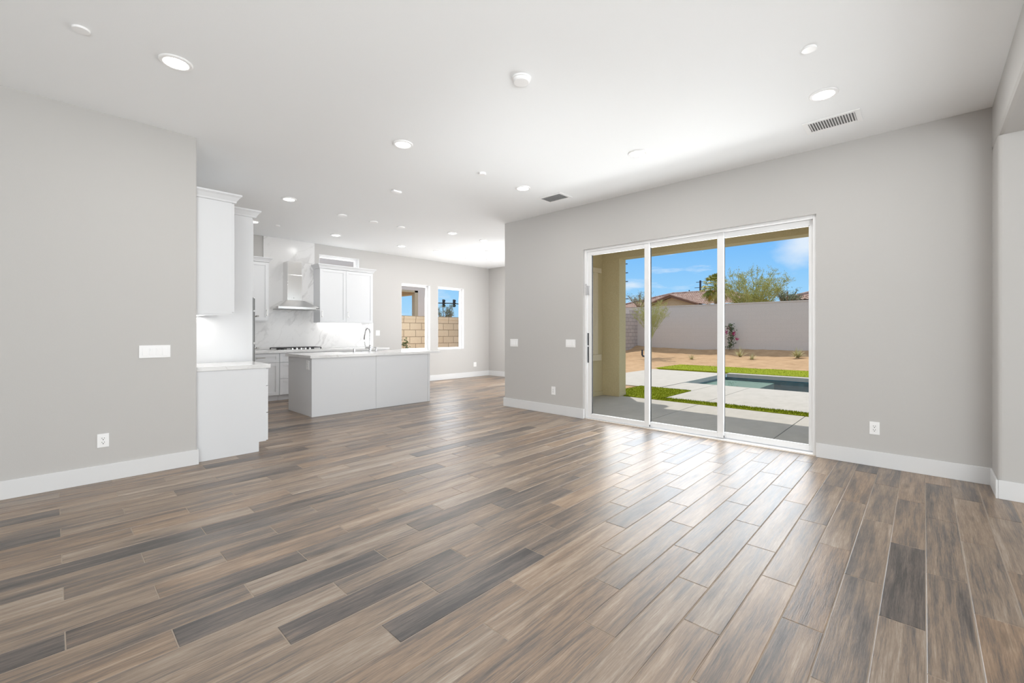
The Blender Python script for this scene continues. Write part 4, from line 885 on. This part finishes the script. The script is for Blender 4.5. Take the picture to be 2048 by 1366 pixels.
# ------------------------------------------------------------------ plants
def leafq(m, p, s, rng, asp=2.2, mi=0):
    d = Vector((rng.gauss(0, 1), rng.gauss(0, 1), rng.gauss(0, .8))).normalized(); e = d.cross(Vector((rng.gauss(0, 1), rng.gauss(0, 1), rng.gauss(0, 1)))).normalized()
    p = Vector(p); m.add([p, p+d*s*.5+e*s/asp*.5, p+d*s, p+d*s*.5-e*s/asp*.5], [(0, 1, 2, 3)], mi)
def tree(name, label, base, seed, limbs, mats, trunk_h=.4, spread=1.0, height=3.0, leaf=.06, nleaf=10, r0=.05, curve=.3, droop=0.0, start=.25, group=None, sub=5):
    """multi-stemmed desert tree: stems fan out from the base, carry side twigs, leaves along the twigs"""
    rng = random.Random(seed); bx, by, bz = base; t = thing(name, label, 'tree', base, group); mb, ml = M(), M()
    if trunk_h > .5: mb.tube([(bx, by, bz), (bx, by, bz+trunk_h)], [r0*1.4, r0*1.1], 7)
    for k in range(limbs):
        a = 2*PI*k/limbs + rng.uniform(-.3, .3); rad = spread*math.sqrt(rng.uniform(.05, 1)); hz_ = height*rng.uniform(.62, 1.0)*(1-.25*(rad/spread)**2)
        end = Vector((bx+rad*math.cos(a), by+rad*math.sin(a), bz+trunk_h+hz_)); p0 = Vector((bx, by, bz+trunk_h)); pts = []
        for i in range(7):
            u = i/6; q = p0.lerp(end, u); q.z = p0.z + (end.z-p0.z)*(u**(1-curve)) - droop*u*u
            pts.append(q + Vector((rng.gauss(0, .03), rng.gauss(0, .03), 0))*spread*u)
        mb.tube(pts, [r0*(1-u/7) + .004 for u in range(7)], 5)
        for s_ in range(sub*4):
            u = rng.uniform(start, 1); i = min(5, int(u*6)); q = pts[i].lerp(pts[i+1], u*6-i)
            tw = Vector((rng.gauss(0, 1), rng.gauss(0, 1), rng.uniform(.1, 1.3))).normalized()*spread*rng.uniform(.12, .34)
            e = q+tw; mb.tube([q, q+tw*.5+Vector((0, 0, .02)), e], [r0*.16+.003, r0*.1+.002, .002], 4)
            for _ in range(nleaf): leafq(ml, q.lerp(e, rng.uniform(.2, 1.05)) + Vector((rng.gauss(0, 1), rng.gauss(0, 1), rng.gauss(0, 1)))*leaf*.8, leaf*rng.uniform(.6, 1.3), rng)
    mb.build('branches', mats[0], t); ml.build('foliage', mats[1], t); return t
tree('palo_verde_tree', 'small wispy palo verde tree in front of the pale boundary wall behind the door mullion', (20.0, 9.62, .03), 5, 24, (MLIMB, MLEAFY), .9, .98, 2.3, .026, 22, .008, .22, start=.3, sub=7)
tree('palo_verde_tree', 'big bushy yellow-green tree rising behind the boundary wall at the right', (26.6, 6.88, -.16), 9, 38, (MLIMB, MLEAFY), 1.9, 1.75, 3.3, .055, 26, .03, .12, start=.10, sub=7)
tree('mesquite_tree', 'sparse grey-green tree beside the right tile roof corner', (29.25, 5.75, -.16), 21, 14, (MTRUNK, MLEAFG), 2.5, .72, 1.6, .09, 9, .05, .3, start=.3, sub=4)
tree('mesquite_tree', 'pale small tree above the block wall in the right tall window', (17.15, 22, -.16), 33, 14, (MTRUNK, MLEAFG), 1.3, .72, 2.1, .06, 12, .03, .25, start=.3, sub=5)
tree('mesquite_tree', 'tall thin grey tree poking over the tile roof behind the first door mullion', (30.5, 15.6, -.16), 44, 8, (MTRUNK, MLEAFG), 3.0, 1.2, 1.5, .08, 8, .04, .3, start=.4, sub=4)
# fan palm
b = thing('palm_tree', 'fan palm standing in front of the tile roof', 'palm tree', (31, 10.3, -.16)); rng = random.Random(3)
m = M(); m.tube([(31, 10.3, -.16), (31.02, 10.28, 2.0), (31, 10.3, 4.25)], [.15, .11, .10], 10); m.build('trunk', MTRUNK, b)
m = M(); c0 = Vector((31, 10.3, 4.32))
for k in range(70):
    az = rng.uniform(0, 2*PI); el = rng.uniform(-1.05, 1.25); d = Vector((math.cos(az)*math.cos(el), math.sin(az)*math.cos(el), math.sin(el))); L = rng.uniform(.5, .75)
    h = c0 + d*L; m.tube([c0, c0+d*L*.5+Vector((0, 0, .03)), h], .012, 4)
    s_ = d.cross(Vector((0, 0, 1))).normalized(); u = s_.cross(d)
    for j in range(13):
        a = (j-6)/6*1.25; q = (d*math.cos(a)+s_*math.sin(a)).normalized(); ln = .55*(1-.25*abs(j-6)/6)*rng.uniform(.85, 1.1); w_ = q.cross(u).normalized()*.03
        tip = h + q*ln - Vector((0, 0, .42*ln)) ; m.add([h, h+q*ln*.5+w_, tip, h+q*ln*.5-w_], [(0, 1, 2, 3)])
m.build('crown', MPALM, b)
def tuft(name, label, base, n, h, w, mt, seed, group=None, droop=.5):
    rng = random.Random(seed); m = M(); bp = Vector(base)
    for k in range(n):
        a = rng.uniform(0, 2*PI); sp = rng.uniform(.1, 1)**.8; ln = h*rng.uniform(.7, 1.15); dx = Vector((math.cos(a), math.sin(a), 0)); s_ = Vector((-dx.y, dx.x, 0))*w*rng.uniform(.7, 1.2); pts = []
        for i in range(5):
            u = i/4; pts.append(bp + dx*(.03+ln*sp*.9*u) + Vector((0, 0, ln*(1-.45*sp)*u - droop*ln*sp*u*u)))
        vs_ = []
        for i, p in enumerate(pts): k_ = 1-i/4*.95; vs_ += [p-s_*k_, p+s_*k_]
        m.add(vs_, [(2*i, 2*i+1, 2*i+3, 2*i+2) for i in range(4)])
    return tag(m.build(name, mt, None, base), label, 'plant', group)
tuft('yucca_plant', 'spiky pale yucca clump near the flowering vine', (21.4, 6.05, earth(21.4, 6.05)), 55, .62, .014, MSTRAW, 1, 'spiky clumps on the earth bank', .35)
tuft('yucca_plant', 'larger spiky pale yucca clump at the right end of the earth bank', (21.3, 3.83, earth(21.3, 3.83)+.02), 100, .58, .016, MSTRAW, 2, 'spiky clumps on the earth bank', .5)
tuft('dry_shrub', 'low dry straw shrub left on the earth bank', (19.75, 7.6, earth(19.75, 7.6)), 50, .34, .010, MSTRAW, 3, 'low dry shrubs on the earth bank', .3)
tuft('dry_shrub', 'low dry straw shrub right of the second door mullion on the earth bank', (20.5, 5.34, earth(20.5, 5.34)), 50, .34, .010, MSTRAW, 4, 'low dry shrubs on the earth bank', .3)
tuft('desert_shrub', 'yellow-green shrub half hidden behind the patio column', (18.3, 10.28, earth(18.3, 10.28)), 80, .42, .014, MLEAFY, 6, None, .2)
def vine(name, label, base, h, r, seed, n, blooms):
    rng = random.Random(seed); bx, by, bz = base; t = thing(name, label, 'plant', base)
    m = M(); pts = [(bx+rng.gauss(0, r*.25), by+rng.gauss(0, r*.25), bz+h*i/6) for i in range(7)]; m.tube(pts, [.018-.002*i for i in range(7)], 5); m.build('stem', MTRUNK, t)
    m = M(); mb_ = M()
    for k in range(n):
        u = rng.uniform(.08, 1.02); c_ = Vector(pts[min(5, int(u*6))]); c_.z = bz+h*u; p = c_+Vector((rng.gauss(0, r*.5), rng.gauss(0, r*.5), rng.gauss(0, .03))); leafq(m, p, .07*rng.uniform(.7, 1.4), rng, 1.6)
    for (dy, u) in blooms:
        for _ in range(26): leafq(mb_, Vector((bx-.08, by+dy, bz+h*u))+Vector((rng.gauss(0, .035), rng.gauss(0, .04), rng.gauss(0, .04))), .06, rng, 1.3)
    m.build('leaves', MLEAFD, t)
    if blooms: mb_.build('blooms', MBLOOM, t)
    return t
vine('bougainvillea', 'tall dark climbing plant with magenta blooms against the boundary wall', (22.55, 6.78, earth(22.55, 6.78)), 1.25, .16, 8, 420, ((.12, .85), (-.15, .66), (-.28, .45), (.2, .72)))
vine('staked_vine', 'young leafy vine on a stake in the corner of the left tall window', (6.84, 10.58, -.16), 1.22, .10, 12, 160, ())
m = M(); m.tube([(6.90, 10.80, -.2), (6.80, 10.84, 1.30)], .018, 8); tag(m.build('garden_stake', MFASC), 'brown wooden stake leaning behind the young vine in the left tall window', 'stake')
m = M(); ez = earth(19.9, 10.05); m.tube([(19.9, 10.05, ez+.34), (19.9, 10.05, ez+.08), (19.88, 9.98, ez+.02), (19.85, 9.85, ez+.02)], .045, 8); tag(m.build('drain_pipe', MASPH), 'short black bent pipe sticking out of the earth bank', 'pipe')
